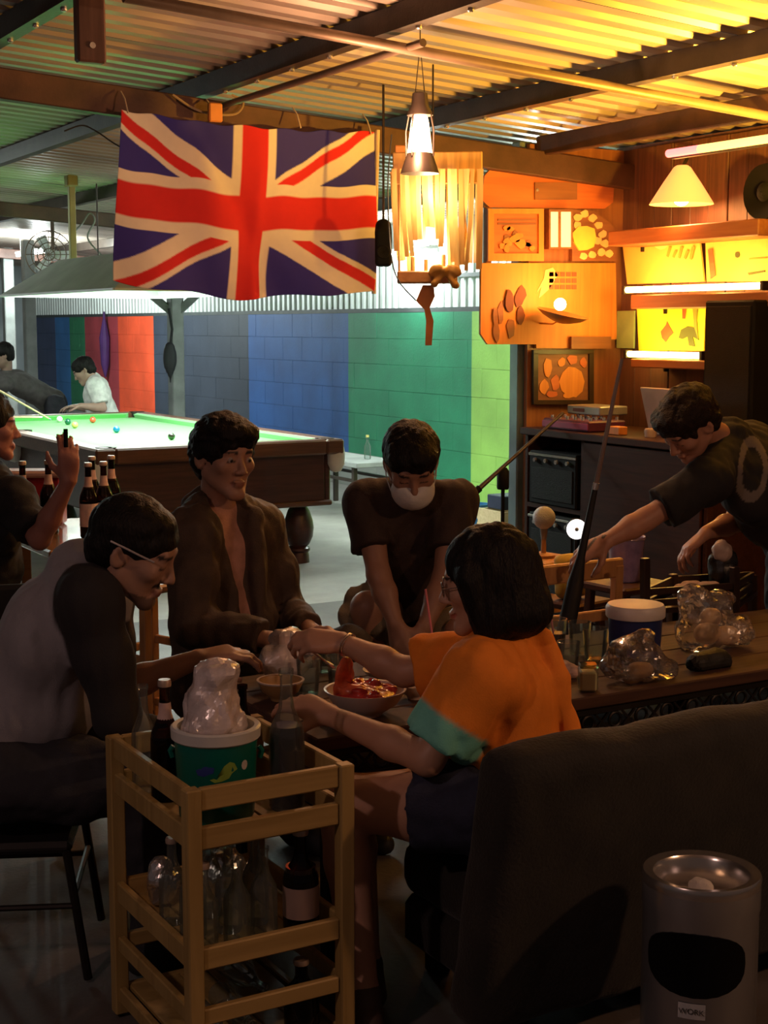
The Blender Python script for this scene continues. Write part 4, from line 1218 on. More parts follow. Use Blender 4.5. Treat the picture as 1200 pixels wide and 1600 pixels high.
# beam piece that carries the sign boards left of the post
bb_ = MB(); p0, p1 = onY(757, 300, PYW + .012), onY(757, 520, PYW + .012)
bb_.box((p0.x + .03, PYW + .022, (p0.z + p1.z) / 2), (.04, .03, p0.z - p1.z), ch=.003)
bb_.box(((p0.x + 5.02) / 2, PYW + .03, p0.z - .06), (5.02 - p0.x, .03, .05)); bb_.box(((p0.x + 5.02) / 2, PYW + .03, p1.z + .06), (5.02 - p0.x, .03, .05))
trim(bb_, M_dbr)
t, c, y = sign('sign_board', 'wide orange board with rounded ends at the top of the sign wall', 'sign', [(757, 275), (766, 265), (945, 270), (960, 282), (958, 316), (945, 326), (765, 324), (753, 312)], M_ob1)
onto(t, c, y, 'dark_plate', rect(836, 285, 902, 312), M_dbr, .010, .008)
onto(t, c, y, 'screw', blobp(840, 297, 2.5, 2.5, 8, 0, 0), M_bolt, .014, .006)
t, c, y = sign('carved_picture', 'orange carved relief panel of clustered figures on the sign wall', 'picture', rect(763, 326, 850, 408), M_ob1, PYW - .014)
for (x0, y0, x1, y1) in ((763, 326, 850, 334), (763, 396, 850, 408), (763, 334, 772, 396), (842, 334, 850, 396)): onto(t, c, y, 'frame_edge', rect(x0, y0, x1, y1), M_ob2, .012, .012)
for i in range(14):
    r = random.Random(i); onto(t, c, y, 'relief_figure', blobp(r.uniform(780, 834), r.uniform(352, 390), r.uniform(4, 9), r.uniform(4, 8), 8, i), (M_ob2, M_dbr)[i % 3 == 0], .006 + .003 * (i % 3), .01)
for (yy) in (342, 348): onto(t, c, y, 'relief_line', rect(778, yy, 838, yy + 3), M_dbr, .004, .004)
# little double-pane lit box
t, c, y = sign('light_box', 'small lit box with two cream panes between the carved panel and the pebble picture', 'lamp', rect(858, 327, 895, 389), M_dbr, PYW - .055, .054, 'case')
for (x0, x1) in ((861, 872), (877, 892)): onto(t, c, y, 'lit_pane', rect(x0, 331, x1, 386), emit('cream_pane', (1, .62, .25), 1.5), .003, .006)
t, c, y = sign('pebble_picture', 'picture of pale stones round a yellow patch on the sign wall', 'picture', [(894, 328), (930, 330), (962, 356), (964, 408), (894, 408)], M_dbr, PYW - .014)
onto(t, c, y, 'yellow_patch', blobp(914, 372, 19, 21, 9, 3, .12), mat('yellow_print', (.80, .55, .10), rough=.6), .010, .01)
for i, (a, b_) in enumerate(((903, 340), (914, 334), (926, 341), (936, 352), (942, 366), (946, 380), (940, 394), (902, 352), (926, 398), (912, 400), (952, 396), (934, 376))):
    onto(t, c, y, 'pebble', blobp(a, b_, 6.5, 6, 9, i), M_lt, .006, .008)
t, c, y = sign('sign_board', 'large amber board with clipped corners and faded prints behind the bowl lamp', 'sign',
               [(752, 411), (962, 411), (964, 530), (905, 533), (905, 544), (838, 544), (838, 538), (762, 538), (751, 522)], M_ob2, PYW - .012)
for i in range(9):
    r = random.Random(50 + i); onto(t, c, y, 'faded_print', blobp(r.uniform(772, 815), r.uniform(458, 520), r.uniform(4, 9), r.uniform(8, 20), 9, i), (M_dk, M_dbr)[i % 2], .003 + .001 * i, .003)
for k in range(3):
    for i in range(5): onto(t, c, y, 'brick_print', rect(858 + i * 9, 425 + k * 10, 865 + i * 9, 432 + k * 10), M_dbr, .004, .003)
onto(t, c, y, 'pale_bird_print', [(852, 392 + 30), (864, 418), (872, 430), (858, 452), (842, 466), (846, 448), (838, 458), (850, 434)], M_lt, .004, .003)
t, c, y = sign('sign_plate', 'small brown plank lettered sign under the big amber board', 'sign', rect(893, 526, 955, 545), M_dbr, PYW - .040)
t, c, y = sign('framed_picture', 'dark framed picture of amber shapes low on the sign wall', 'picture', rect(836, 548, 926, 630), M_dbr, PYW - .010, .018, 'backing')
for (x0, y0, x1, y1) in ((834, 547, 928, 553), (834, 625, 928, 632), (834, 552, 841, 625), (921, 552, 928, 625)): onto(t, c, y, 'frame_edge', rect(x0, y0, x1, y1), mat('black_frame', (.035, .018, .012), rough=.4), .014, .022)
onto(t, c, y, 'print', blobp(894, 596, 19, 24, 10, 5, .1), M_ob2, .004, .003)
for i, (a, b_, rx, ry) in enumerate(((856, 575, 6, 16), (868, 598, 7, 12), (850, 605, 7, 11), (895, 562, 8, 8), (878, 566, 6, 7), (912, 566, 5, 8), (888, 618, 9, 4), (862, 616, 10, 5))):
    onto(t, c, y, 'print', blobp(a, b_, rx, ry, 9, i), (M_ob2, M_ob1)[i % 2], .005, .003)

# ---- bar shelves on the bar wall (x = BX)
def xpart(name, m, parent, o, pts, X, th, smooth=0):
    P_ = [onX(a, b_, X) for (a, b_) in pts]
    return MB().prism([(q.y - o.y, q.z - o.z) for q in P_], (X - o.x, 0, 0), (0, 1, 0), (0, 0, 1), (1, 0, 0), th).build(name, m, parent, smooth=smooth)
M_shelf = oboard('shelf_plank', (.26, .09, .03), (.38, .15, .05), 'Y')
def shelf(label, px0, px1, py, th_px=24):
    a, b_ = onX(px0, py, BX - .24), onX(px1, py, BX - .24)
    c = (a + b_) / 2; t = thing('wall_shelf', label, 'shelf', (BX - .1, c.y, c.z))
    ln = abs(a.y - b_.y); h = th_px * 8.2 / F
    MB().box((-.01, 0, -h / 2), (.26, ln, h), ch=.006).build('plank', M_shelf, t)
    for s in (-1, 1): MB().box((.09, s * (ln / 2 - .04), -h - .012), (.03, .02, .03), ch=.003).build('bracket', M_blackmetal, t)
    return t
shelf('thick plank shelf under the cone imitating wall light', 950, 1185, 352, 24)
shelf('plank shelf below the pair of lit yellow posters', 985, 1215, 458, 22)
shelf('plank shelf below the lit bird poster', 985, 1110, 562, 14)
def poster(label, quad, m, extra, X=BX - .01):
    P_ = [onX(a, b_, X) for (a, b_) in quad]; c = sum(P_, Vector()) / len(P_)
    t = thing('poster', label, 'poster', c)
    MB().prism([(q.y - c.y, q.z - c.z) for q in P_], (0, 0, 0), (0, 1, 0), (0, 0, 1), (1, 0, 0), .012).build('sheet', m, t, smooth=0)
    for i, (nm, pts, mm) in enumerate(extra):
        xpart(nm, mm, t, c, pts, X - .004 - .001 * i, .003)
    return t
M_ylw = mat('lit_yellow_paper', (.85, .60, .14), rough=.7, var=.06); M_yl2 = mat('bright_yellow_paper', (.88, .78, .05), rough=.7, var=.04)
M_olv = mat('olive_ink', (.34, .30, .05), rough=.7); M_red = mat('red_ink', (.70, .10, .04), rough=.7); M_drk = mat('dark_green_ink', (.10, .11, .03), rough=.7)
poster('yellow poster with dark squiggles and a pale round spot above the amber strip', [(972, 376), (1092, 368), (1100, 440), (980, 444)], M_ylw,
       [('print', blobp(1032, 378, 12, 12, 12, 1, .05), mat('pale_yellow_ink', (.92, .80, .3)))] +
       [('print', [(1045 + i * 9, 385 + (i % 2) * 6), (1049 + i * 9, 386 + (i % 2) * 6), (1044 + i * 9, 402 + i), (1041 + i * 9, 400 + i)], M_olv) for i in range(5)])
poster('yellow poster with thin dark lines nearest the black speaker', [(1102, 368), (1230, 362), (1230, 440), (1104, 440)], M_ylw,
       [('print', blobp(1152, 398, 4, 5, 8, 1, .1), M_drk), ('print', [(1168, 426), (1195, 422), (1195, 425), (1170, 430)], M_drk), ('print', [(1170, 404), (1198, 402), (1198, 404), (1170, 406)], M_olv),
        ('print', [(1106, 390), (1113, 388), (1118, 430), (1110, 436)], M_shelf)])
poster('bright yellow poster with a red bird and a dark bird above the short strip', [(995, 480), (1103, 478), (1099, 548), (998, 548)], M_yl2,
       [('print', [(1034, 528), (1032, 518), (1040, 508), (1042, 502), (1046, 510), (1052, 520), (1046, 526), (1040, 535)], M_red),
        ('print', [(1060, 528), (1064, 515), (1074, 510), (1086, 512), (1092, 532), (1082, 526), (1086, 542), (1076, 540), (1074, 526), (1066, 530)], M_drk),
        ('print', [(1082, 480), (1090, 480), (1088, 500), (1091, 530), (1084, 510)], M_olv), ('print', [(1066, 480), (1072, 480), (1070, 498), (1066, 498)], M_red)])
# green card between the signs and the poster
xp = onX(978, 515, BX - .02)
tag(MB().box((0, 0, 0), (.012, .16, .22), ch=.002).build('green_card', mat('dull_green_card', (.22, .30, .12), rough=.7), None, xp), 'dull green card on the bar wall left of the bird poster', 'card')
# black column speaker
a, b_ = onX(1108, 470, BX - .3), onX(1180, 655, BX - .3); b_.z = 1.041
sp = thing('speaker', 'tall black speaker cabinet beside the lit bird poster', 'speaker', (BX - .20, (a.y + b_.y) / 2, 0))
hz = a.z - b_.z; zc = (a.z + b_.z) / 2
M_spk = mat('black_speaker', (.006, .0055, .006), rough=.75, spec=.2, var=.2); M_grl = mat('speaker_grille', (.010, .010, .010), spec=.2, rough=.7, bump=.6, bscale=300)
MB().box((0, 0, zc), (.26, abs(a.y - b_.y), hz), ch=.01).build('cabinet', M_spk, sp)
MB().box((-.132, 0, zc), (.008, abs(a.y - b_.y) - .04, hz - .06), ch=.003).build('grille', M_grl, sp)
MB().box((-.138, .0, b_.z + .05), (.006, .05, .03), ch=.002).build('badge', mat('silver_badge', (.6, .6, .62), rough=.3, metal=.6), sp)
# round black speaker high at the right edge
a = onX(1196, 300, BX - .12)
rs_ = thing('speaker', 'round black wall speaker under the roof at the end of the bar', 'speaker', a)
MB().lathe([(.10, .12), (.13, .1), (.145, 0), (.14, -.02), (.10, -.01), (.04, .02), (.002, .02)], n=28, axis=(1, 0, 0)).build('cabinet', M_spk, rs_)
MB().lathe([(.05, -.012), (.03, -.03), (.002, -.034)], n=18, axis=(1, 0, 0)).build('dust_cap', M_grl, rs_)

# ---- sound desk under the signs: amplifier cases, desk top, gear
a = onY(832, 664, PYW - .55); b_ = onX(1010, 690, 5.5)
dk = thing('sound_desk', 'dark reddish desk with an open front below the signs', 'desk', (5.22, 6.17, 0))
M_desk = wood('dark_red_desk', (.030, .010, .007), (.055, .019, .012), rough=.6, axis='Y')
zt_ = 1.04
M_desk.node_tree.nodes['Principled BSDF'].inputs['Specular IOR Level'].default_value = .15
MB().box((0, 0, zt_ - .02), (.62, 1.56, .04), ch=.005).build('desk_top', M_desk, dk)
for yy in (-.75, .23, .75): MB().box((.01, yy, (zt_ - .04) / 2), (.58, .03, zt_ - .04), ch=.004).build('side_panel', M_desk, dk)
MB().box((.28, 0, .5), (.02, 1.48, .9)).build('back_panel', M_desk, dk)
MB().box((0, .49, .60), (.56, .50, .025)).build('inner_shelf', M_desk, dk)
MB().box((-.285, -.26, .50), (.02, .94, .98), ch=.004).build('front_panel', M_desk, dk)
for (z0, h, lab) in ((.6125, .30, 'upper'), (.0, .56, 'lower')):
    am = thing('amplifier', 'black amplifier case with silver edge on the %s level inside the desk' % lab, 'amplifier', (5.18, 6.66, z0 + .001))
    MB().box((0, 0, h / 2), (.50, .44, h), ch=.008).build('case', M_spk, am)
    MB().box((-.252, 0, h - .02), (.008, .44, .014), ch=.002).build('silver_edge', M_bolt, am)
    MB().box((-.252, 0, h / 2 - .03), (.006, .38, h - .12), ch=.002).build('grille', M_grl, am)
    for k in range(4): MB().lathe([(.014, 0), (.012, .012), (.002, .012)], (-.255, -.15 + k * .1, h - .05), 10, (-1, 0, 0)).build('knob', M_bolt, am)
def desk_item(name, label, cat, px, py, size, m, parts=None, rz=0.0):
    p = G(px, py, zt_)
    o = MB().box((0, 0, size[2] / 2), size, ch=.006).build(name, m, None, (min(5.44, max(4.98, p.x)), min(6.88, max(5.75, p.y)), zt_ + .0005), rz)
    return tag(o, label, cat)
mx_ = thing('mixer', 'small mixing console with silver knobs on the sound desk', 'mixer', (5.10, 6.60, zt_))
MB().box((0, 0, .03), (.26, .42, .06), ch=.008).build('console', mat('dark_plum_plastic', (.10, .02, .05), rough=.4), mx_)
MB().box((-.132, 0, .03), (.006, .42, .035), ch=.002).build('front_strip', mat('magenta_plastic', (.35, .04, .14), rough=.35), mx_)
for k in range(18): MB().lathe([(.010, 0), (.009, .018), (.001, .018)], (-.09 + .09 * (k % 3), -.18 + (k // 3) * .07, .06), 8).build('knob', M_bolt, mx_)
o = thing('disc_player', 'silver disc player on top of the mixing console', 'player', (5.24, 6.66, zt_ + .0795))
MB().box((0, 0, .025), (.20, .30, .05), ch=.006).build('case', mat('dull_silver', (.32, .30, .30), rough=.4, metal=.4), o)
MB().box((-.102, .04, .025), (.004, .1, .02), ch=.001).build('display', M_dk, o)
lp = thing('laptop', 'open laptop with a pale lid on the desk under the bird poster', 'laptop', (5.30, 6.05, zt_))
MB().box((0, 0, .01), (.22, .29, .02), ch=.004).build('keyboard_base', mat('dull_silver', (.32, .30, .30)), lp)
Rl = Matrix.Rotation(-.28, 3, 'Y')
MB().box(Vector((-.10, 0, .135)), (.010, .30, .24), Rl, .004).build('lid', mat('pale_lid', (.46, .38, .36), rough=.4), lp)
tag(MB().box((0, 0, .022), (.06, .09, .044), ch=.004).build('wooden_block', M_ob2, None, (5.02, 6.20, zt_ + .0005)), 'small orange wooden box on the front of the sound desk', 'box')
tag(MB().lathe([(.03, 0), (.032, .005), (.032, .04), (.028, .045)], n=16, cap0=True, cap1=True).build('tin', mat('pale_tin', (.5, .4, .34), rough=.4), None, (5.06, 5.98, zt_ + .0005)), 'round pale tin beside the laptop', 'tin')

# ---- microphone boom stand, bucket and crate by the lime wall
p = W(786, 742, 8.1)
ms = thing('microphone_stand', 'black boom microphone stand before the lime green wall', 'stand', (p.x, p.y, 0))
MB().tube([(0, 0, .03), (0, 0, p.z)], .011, 10).build('pole', M_spk, ms)
MB().lathe([(.03, -.06), (.034, -.05), (.034, .04), (.02, .06)], (0, 0, p.z - .02), 12, cap0=True, cap1=True).build('clutch', M_spk, ms)
q0, q1 = W(728, 782, 8.0) - Vector((p.x, p.y, 0)), W(880, 645, 8.2) - Vector((p.x, p.y, 0))
MB().tube([q0, q0.lerp(q1, .38), q1], [.016, .011, .009], 10).build('boom_arm', mat('grey_boom', (.12, .10, .095), rough=.35, metal=.5), ms)
MB().tube([q0, q0.lerp(q1, .14)], .02, 10).build('counterweight', M_spk, ms)
for k in range(3):
    a = k * 2 * PI / 3 + .4
    MB().tube([(0, 0, .12), (.28 * math.cos(a), .28 * math.sin(a), .015)], .009, 8).build('leg', M_spk, ms)
q = V3(745, 11.2, 0)
bk = thing('bucket', 'small blue plastic bucket on the floor by the lime wall', 'bucket', q)
M_blue = mat('blue_plastic', (.03, .16, .36), rough=.4)
MB().lathe([(.075, .0), (.098, .25), (.105, .255), (.105, .27), (.092, .27), (.07, .015), (.001, .015)], n=24, cap0=True).build('shell', M_blue, bk)
MB().tube([(.1 * math.cos(a), .1 * math.sin(a), .26 - .0) for a in [PI * i / 10 for i in range(11)]], .004, 6).build('handle', M_bolt, bk)
q = V3(790, 10.7, 0)
cr = thing('crate', 'pale wooden crate with a dark box on it by the steel post', 'crate', q)
for k in range(3): MB().box((0, -.15, .05 + k * .1), (.3, .015, .08), ch=.003).build('slat', M_cue, cr); MB().box((0, .15, .05 + k * .1), (.3, .015, .08), ch=.003).build('slat', M_cue, cr)
for s in (-1, 1): MB().box((s * .14, 0, .15), (.018, .3, .29), ch=.003).build('end_panel', M_cue, cr)
tag(MB().box((0, 0, .05), (.2, .2, .1), ch=.006).build('box', mat('navy_box', (.02, .025, .06), rough=.5), None, q + Vector((0, 0, .296))), 'dark navy box on the pale crate', 'box')

# small black speaker hung beside the flag
p = W(599, 388, 7.5)
ws_ = thing('speaker', 'small black speaker hanging between the flag and the bamboo strips', 'speaker', p)
Blob().rbox((0, 0, 0), (.042, .05, .09), .018, frame(FWD, UP)).ell((0, 0, .11), (.04, .04, .035), None, .03).build('cabinet', M_spk, ws_, .008)
MB().lathe([(.034, -.052), (.03, -.056), (.008, -.05), (.001, -.05)], -UP * .02, 18, FWD).build('cone', M_grl, ws_)
MB().tube([UP * .13, UP * (zroof(p.x) - p.z + .012)], .006, 6).build('hanger_rod', M_blackmetal, ws_)

# ================================================================== FOREGROUND OBJECTS
# ---- long dark table with a pierced iron apron
TZ2 = .62
tb = thing('long_table', 'long dark wooden table with a pierced iron apron under the food', 'table', (2.83, 3.455, 0))
M_tbl = wood('dark_table_wood', (.045, .018, .010), (.085, .036, .02), rough=.75, axis='X', coat=.0)
M_iron = mat('black_iron', (.022, .018, .016), rough=.5, metal=.5, var=.2)
LX, LY = 2.44, .69
for k in range(4):
    MB().box((0, -LY / 2 + LY / 8 + k * LY / 4, TZ2 - .0175), (LX, LY / 4 - .004, .035), ch=.004).build('plank', M_tbl, tb)
for s in (-1, 1):
    MB().box((0, s * (LY / 2 - .02), TZ2 - .047), (LX - .02, .014, .018), ch=.002).build('apron_rail', M_iron, tb)
    MB().box((0, s * (LY / 2 - .02), TZ2 - .112), (LX - .02, .014, .014), ch=.002).build('apron_rail', M_iron, tb)
ring = MB().tube([(.020 * math.cos(a), 0, .020 * math.sin(a)) for a in [2 * PI * i / 12 for i in range(13)]], .0045, 6, cap=False)
me_ring = ring.mesh('lattice_ring', M_iron)
dia = MB()
for s in (-1, 1): dia.bar((-.022, 0, -.022 * s), (.022, 0, .022 * s), .006)
me_dia = dia.mesh('lattice_cross', M_iron)
for k in range(51):
    piece('lattice_ring' if k % 2 else 'lattice_cross', me_ring if k % 2 else me_dia, tb, (-LX / 2 + .05 + k * .0465, -LY / 2 + .02, TZ2 - .08))
for (x, y) in ((-LX / 2 + .08, -.26), (-LX / 2 + .08, .26), (0, -.26), (0, .26), (LX / 2 - .08, -.26), (LX / 2 - .08, .26)):
    MB().box((x, y, (TZ2 - .035) / 2), (.045, .045, TZ2 - .035), ch=.004).build('leg', M_iron, tb)
MB().box((0, .05, .40), (LX - .12, .44, .02), ch=.003).build('lower_shelf', M_tbl, tb)
pp_ = V3(955, 4.12, 0)
tag(MB().box((0, 0, .035), (.22, .16, .07), ch=.006).build('paper_pack', mat('white_paper_pack', (.55, .50, .48), rough=.8), None, (pp_.x, 3.36, .411)), 'white paper pack on the shelf under the long table', 'paper')

# ---- dark sofa seen from behind
sf = thing('sofa', 'dark upholstered sofa with its back to the steel bin', 'sofa', (2.85, 2.72, 0))
M_sofa = mat('dark_sofa_cloth', (.014, .012, .009), rough=.85, var=.3, scale=8, bump=.3, bscale=120, sheen=.1)
SXL, SXR = 1.68, 3.85
o = (2.85, 2.9, 0)
Rb = Matrix.Rotation(.20, 3, 'X')
ln = (SXR - SXL) / 2; cx = (SXL + SXR) / 2 - 2.85
bk_ = Blob().rbox((cx, -.195, .415), (ln, .068, .335), .055, Rb, .02); bk_.build('backrest', M_sofa, sf, .016, (.006, 30), 1)
for k in range(2):
    s_ = Blob().rbox((cx + .06 - (ln - .06) / 2 + k * (ln - .06), .140, .285), ((ln - .06) / 2 - .006, .20, .07), .045, None, .02); s_.build('seat_cushion', M_sofa, sf, .016, (.004, 30), 1, seed=3 + k)
MB().box((cx + .06, .11, .150), (2 * ln - .14, .44, .13), ch=.02).build('base', M_sofa, sf)
for sx in (-1, 1):
    for yy in (-.04, .30): MB().box((cx + .06 + sx * (ln - .16), yy, .045), (.05, .05, .09), ch=.005).build('foot', M_iron, sf)

# ---- wooden serving cart
CX0, CX1, CY0, CY1 = 1.105, 1.495, 2.715, 3.205
ct = thing('serving_cart', 'yellowish wooden serving cart with three open shelves', 'cart', ((CX0 + CX1) / 2, (CY0 + CY1) / 2, 0))
M_cart = wood('varnished_pine', (.27, .175, .055), (.40, .27, .095), rough=.45, axis='Z', scale=3, coat=.1)
M_cartx = wood('varnished_pine_rail', (.28, .18, .057), (.42, .28, .10), rough=.45, axis='X', scale=3, coat=.1)
wx, wy = (CX1 - CX0) / 2, (CY1 - CY0) / 2
PW = .034
for sx in (-1, 1):
    for sy in (-1, 1): MB().box((sx * (wx - PW / 2), sy * (wy - PW / 2), .345), (PW, PW, .67), ch=.003).build('post', M_cart, ct)
def rails(z, h=.045, t_=.018, long_only=False):
    for sy in (-1, 1): MB().box((0, sy * (wy - PW / 2), z), (2 * wx - 2 * PW, t_, h), ch=.003).build('rail', M_cartx, ct)
    for sx in (-1, 1): MB().box((sx * (wx - PW / 2), 0, z), (t_, 2 * wy - 2 * PW, h), ch=.003).build('rail', M_cart, ct)
for z in (.655, .572, .312, .185, .06): rails(z, .048 if z > .3 else .036)
SH = (.555, .295, .075)
for z in SH:
    for k in range(5): MB().box((-wx + .035 + (2 * wx - .07) * (k + .5) / 5, 0, z - .006), ((2 * wx - .07) / 5 - .004, 2 * wy - .04, .012), ch=.002).build('shelf_slat', M_cart, ct)
for sx in (-1, 1):
    for sy in (-1, 1): MB().ball((sx * (wx - PW / 2), sy * (wy - PW / 2), .007), .012, 10, sc=(1, 1, .6)).build('foot_glide', M_iron, ct)

# ---- ice bucket with a bag of ice
bz = SH[0] + .001; bp = G(337, 1134, bz + .20)
ib = thing('ice_bucket', 'green cooler bucket with a white rim and leaf print in the cart', 'bucket', (bp.x, bp.y, bz))
bx0, by0 = bp.x, bp.y
ib.location = (bx0, by0, bz)
HB = .205
M_teal = mat('teal_plastic', (.0, .115, .085), rough=.35, var=.08); M_rim = mat('white_rim', (.55, .55, .52), rough=.4, var=.05)
MB().lathe([(.078, 0), (.082, .006), (.090, HB - .03), (.090, HB - .026)], n=32, cap0=True).build('body', M_teal, ib)
MB().lathe([(.092, HB - .030), (.097, HB - .026), (.098, HB - .004), (.094, HB), (.084, HB - .002), (.080, HB - .03), (.076, .02), (.001, .02)], n=32).build('rim', M_rim, ib)
cd = -(FWD * .98 + RIGHT * .05)
def on_can(parent, name, m, r0, r1, z0, z1, a0, poly, out=.0012):
    """a print wrapped on a round wall: poly in (angle, height)"""
    v = []; f = []
    n = len(poly)
    for (a, z) in poly:
        r = r0 + (r1 - r0) * (z - z0) / (z1 - z0) + out
        v.append((r * math.cos(a0 + a), r * math.sin(a0 + a), z))
    ca = sum(p[0] for p in poly) / n; cz = sum(p[1] for p in poly) / n
    r = r0 + (r1 - r0) * (cz - z0) / (z1 - z0) + out * 1.6
    v.append((r * math.cos(a0 + ca), r * math.sin(a0 + ca), cz))
    f = [(i, (i + 1) % n, n) for i in range(n)]
    return MB().add(v, f).build(name, m, parent, smooth=180)
a0 = math.atan2(cd.y, cd.x)
M_lime = mat('lime_print', (.22, .34, .05), rough=.5); M_indigo = mat('indigo_print', (.02, .04, .22), rough=.5); M_wpr = mat('pale_print_dot', (.5, .5, .48), rough=.5)
on_can(ib, 'leaf_print', M_lime, .082, .09, 0, HB, a0, [(q[0], q[1] + .045) for q in [(.0, .060), (.18, .066), (.36, .090), (.50, .098), (.62, .094), (.70, .080), (.55, .072), (.48, .062), (.30, .056), (.12, .054)]])
on_can(ib, 'indigo_print', M_indigo, .082, .09, 0, HB, a0, [(-.35, .125), (-.1, .135), (.12, .132), (.1, .12), (-.15, .112), (-.3, .114)])
on_can(ib, 'dot_print', M_wpr, .082, .09, 0, HB, a0, [(.92 + .10 * math.cos(a), .13 + .011 * math.sin(a)) for a in [2 * PI * i / 10 for i in range(10)]])
for s in (-1, 1):
    pr = RIGHT * s
    MB().tube([Vector((pr.x * .093, pr.y * .093, HB - .05)), Vector((pr.x * .1, pr.y * .1, HB - .06)), Vector((pr.x * .095, pr.y * .095, HB - .075))], .006, 8).build('handle_lug', M_teal, ib)
M_bag = film('milky_plastic', (.72, .62, .60), .80, .3)
ice = thing('ice_bag', 'milky plastic bag of ice standing in the green bucket', 'bag', (bx0, by0, bz + .155))
ib_o = Vector((bx0, by0, bz + .155))
bg = Blob(); rr = RIGHT; 
bg.ell((0, 0, .045), (.055, .055, .035), None, .03)
bg.cone((0, 0, .055), rr * -.004 + UP * .115, .055, .046, .03); bg.cone(rr * -.004 + UP * .115, rr * .006 + UP * .155, .045, .034, .02)
bg.ell(rr * .004 + UP * .172, (.036, .016, .016), frame(FWD, UP), .016)
bg.build('bag', M_bag, ice, .0085, (.012, 90), 0, seed=5, flat=True)
bi = Blob(); r_ = random.Random(2)
for i in range(26):
    a = r_.uniform(0, 6.28); q = r_.uniform(0, .04); z_ = r_.uniform(.02, .10)
    bi.rbox((q * math.cos(a), q * math.sin(a), z_), (.013, .013, .013), .004, Matrix.Rotation(r_.uniform(0, 3), 3, (1, 1, 0.3)) if False else None, .003)
bi.build('ice', mat('ice_white', (.75, .70, .68), rough=.2, var=.1), ice, .006)

# ---- bottles
G_clear = glass('clear_glass', (.82, .88, .86)); G_brown = glass('brown_glass', (.16, .06, .025), .06); G_smoke = glass('dark_cola', (.10, .03, .035), .06)
L_cola = mat('cola_liquid', (.010, .003, .003), rough=.08, var=.1, coat=.5); L_amber = mat('beer_liquid', (.05, .016, .004), rough=.1, var=.1, coat=.5)
M_cap = mat('crown_cap', (.5, .38, .3), rough=.35, metal=.5); M_lbl = mat('pinkish_label', (.52, .36, .32), rough=.7, var=.12, scale=30)
def bottle(name, label, cat, loc_, h, r, gl, liquid=None, fill=.6, neck_label=None, body_label=None, cap=True, group=None, tilt=None):
    t = thing(name, label, cat, loc_, group=group)
    pr = [(r * .9, 0), (r, .008), (r, h * .52), (r * .92, h * .58), (r * .45, h * .72), (r * .36, h * .80), (r * .34, h * .95), (r * .42, h * .955), (r * .42, h)]
    MB().lathe(pr, n=20, cap0=True).build('glass', gl, t)
    if liquid:
        zf = h * fill; li = [(r * .86, .006)]
        for (q, z) in pr[1:]:
            if z < zf: li.append((q * .93, max(z, .007)))
        li.append((li[-1][0] * .98, zf))
        MB().lathe(li, n=18, cap0=True, cap1=True).build('liquid', liquid, t)
    if cap: MB().lathe([(r * .44, h * .965), (r * .46, h), (r * .40, h + .006)], n=14, cap1=True).build('cap', M_cap, t)
    if neck_label: MB().lathe([(r * .60, h * .665), (r * .44, h * .74), (r * .385, h * .83)], n=18).build('neck_label', neck_label, t)
    if body_label: MB().lathe([(r * 1.015, h * .16), (r * 1.015, h * .47)], n=20).build('label', body_label, t)
    if tilt is not None: t.rotation_euler = tilt
    return t
zs = SH[0] + .001
bottle('soda_bottle', 'clear glass bottle in the far corner of the cart top', 'bottle', (1.174, 3.135, zs), .25, .029, G_clear, cap=False)
bottle('beer_bottle', 'brown beer bottle with a pink neck label beside the ice bucket', 'bottle', (1.195, 3.055, zs), .270, .034, G_brown, L_amber, .55, M_lbl)
bottle('cola_bottle', 'tall bottle half full of dark cola beside the ice bucket', 'bottle', (*G(447, 1045, zs + .315).xy, zs), .315, .040, G_clear, L_cola, .60, cap=False)
bottle('cola_bottle', 'short dark bottle at the back corner of the cart top', 'bottle', (1.42, 3.13, zs), .22, .030, G_smoke, L_cola, .5, cap=False)
zm = SH[1] + .001
r_ = random.Random(9)
for i, (x, y) in enumerate(((1.175, 2.80), (1.245, 2.785), (1.315, 2.80), (1.185, 2.885), (1.265, 2.875), (1.335, 2.885), (1.175, 2.98), (1.26, 2.975))):
    bottle('empty_bottle', 'empty clear glass bottle standing on the middle shelf of the cart', 'bottle', (x, y, zm), .19 + .008 * (i % 3), .030, G_clear, cap=(i % 3 == 0), group='empty bottles in the cart')
bottle('wine_bottle', 'dark maroon bottle with a pale label on the middle shelf of the cart', 'bottle', (1.405, 2.80, zm), .225, .040, G_smoke, L_cola, .65, None, mat('faded_label', (.30, .20, .16), rough=.7))
def crumple(name, label, cat, loc_, sc, m, seed, res=.006, wr=(.012, 75)):
    t = thing(name, label, cat, loc_)
    bl = Blob().ell((0, 0, sc[2]), sc, None, .02); bl.build('crumpled_sheet', m, t, res * 1.5, wr, 0, seed=seed, flat=True)
    return t
M_foil = mat('silver_foil', (.75, .74, .74), rough=.22, metal=.9, var=.1)
crumple('foil_ball', 'crumpled silver foil among the bottles at the cart side', 'foil', (1.19, 3.08, zm + .012), (.026, .026, .045), M_foil, 3)
crumple('foil_ball', 'crumpled silver foil behind the empty bottles in the cart middle', 'foil', (1.33, 3.04, zm + .020), (.045, .03, .05), M_foil, 5)
zl = SH[2] + .001
for i, (x, y, rz) in enumerate(((1.20, 2.95, .05), (1.28, 2.97, .0), (1.36, 3.13, .1))):
    bottle('empty_bottle', 'empty bottle lying on the bottom shelf of the cart', 'bottle', (x, y, zl + .031), .19, .030, G_clear, cap=False, group='bottles lying in the cart bottom', tilt=(PI / 2, 0, rz))
bottle('wine_bottle', 'dark bottle standing on the bottom shelf of the cart', 'bottle', (1.40, 2.79, zl), .15, .040, G_smoke, L_cola, .5)

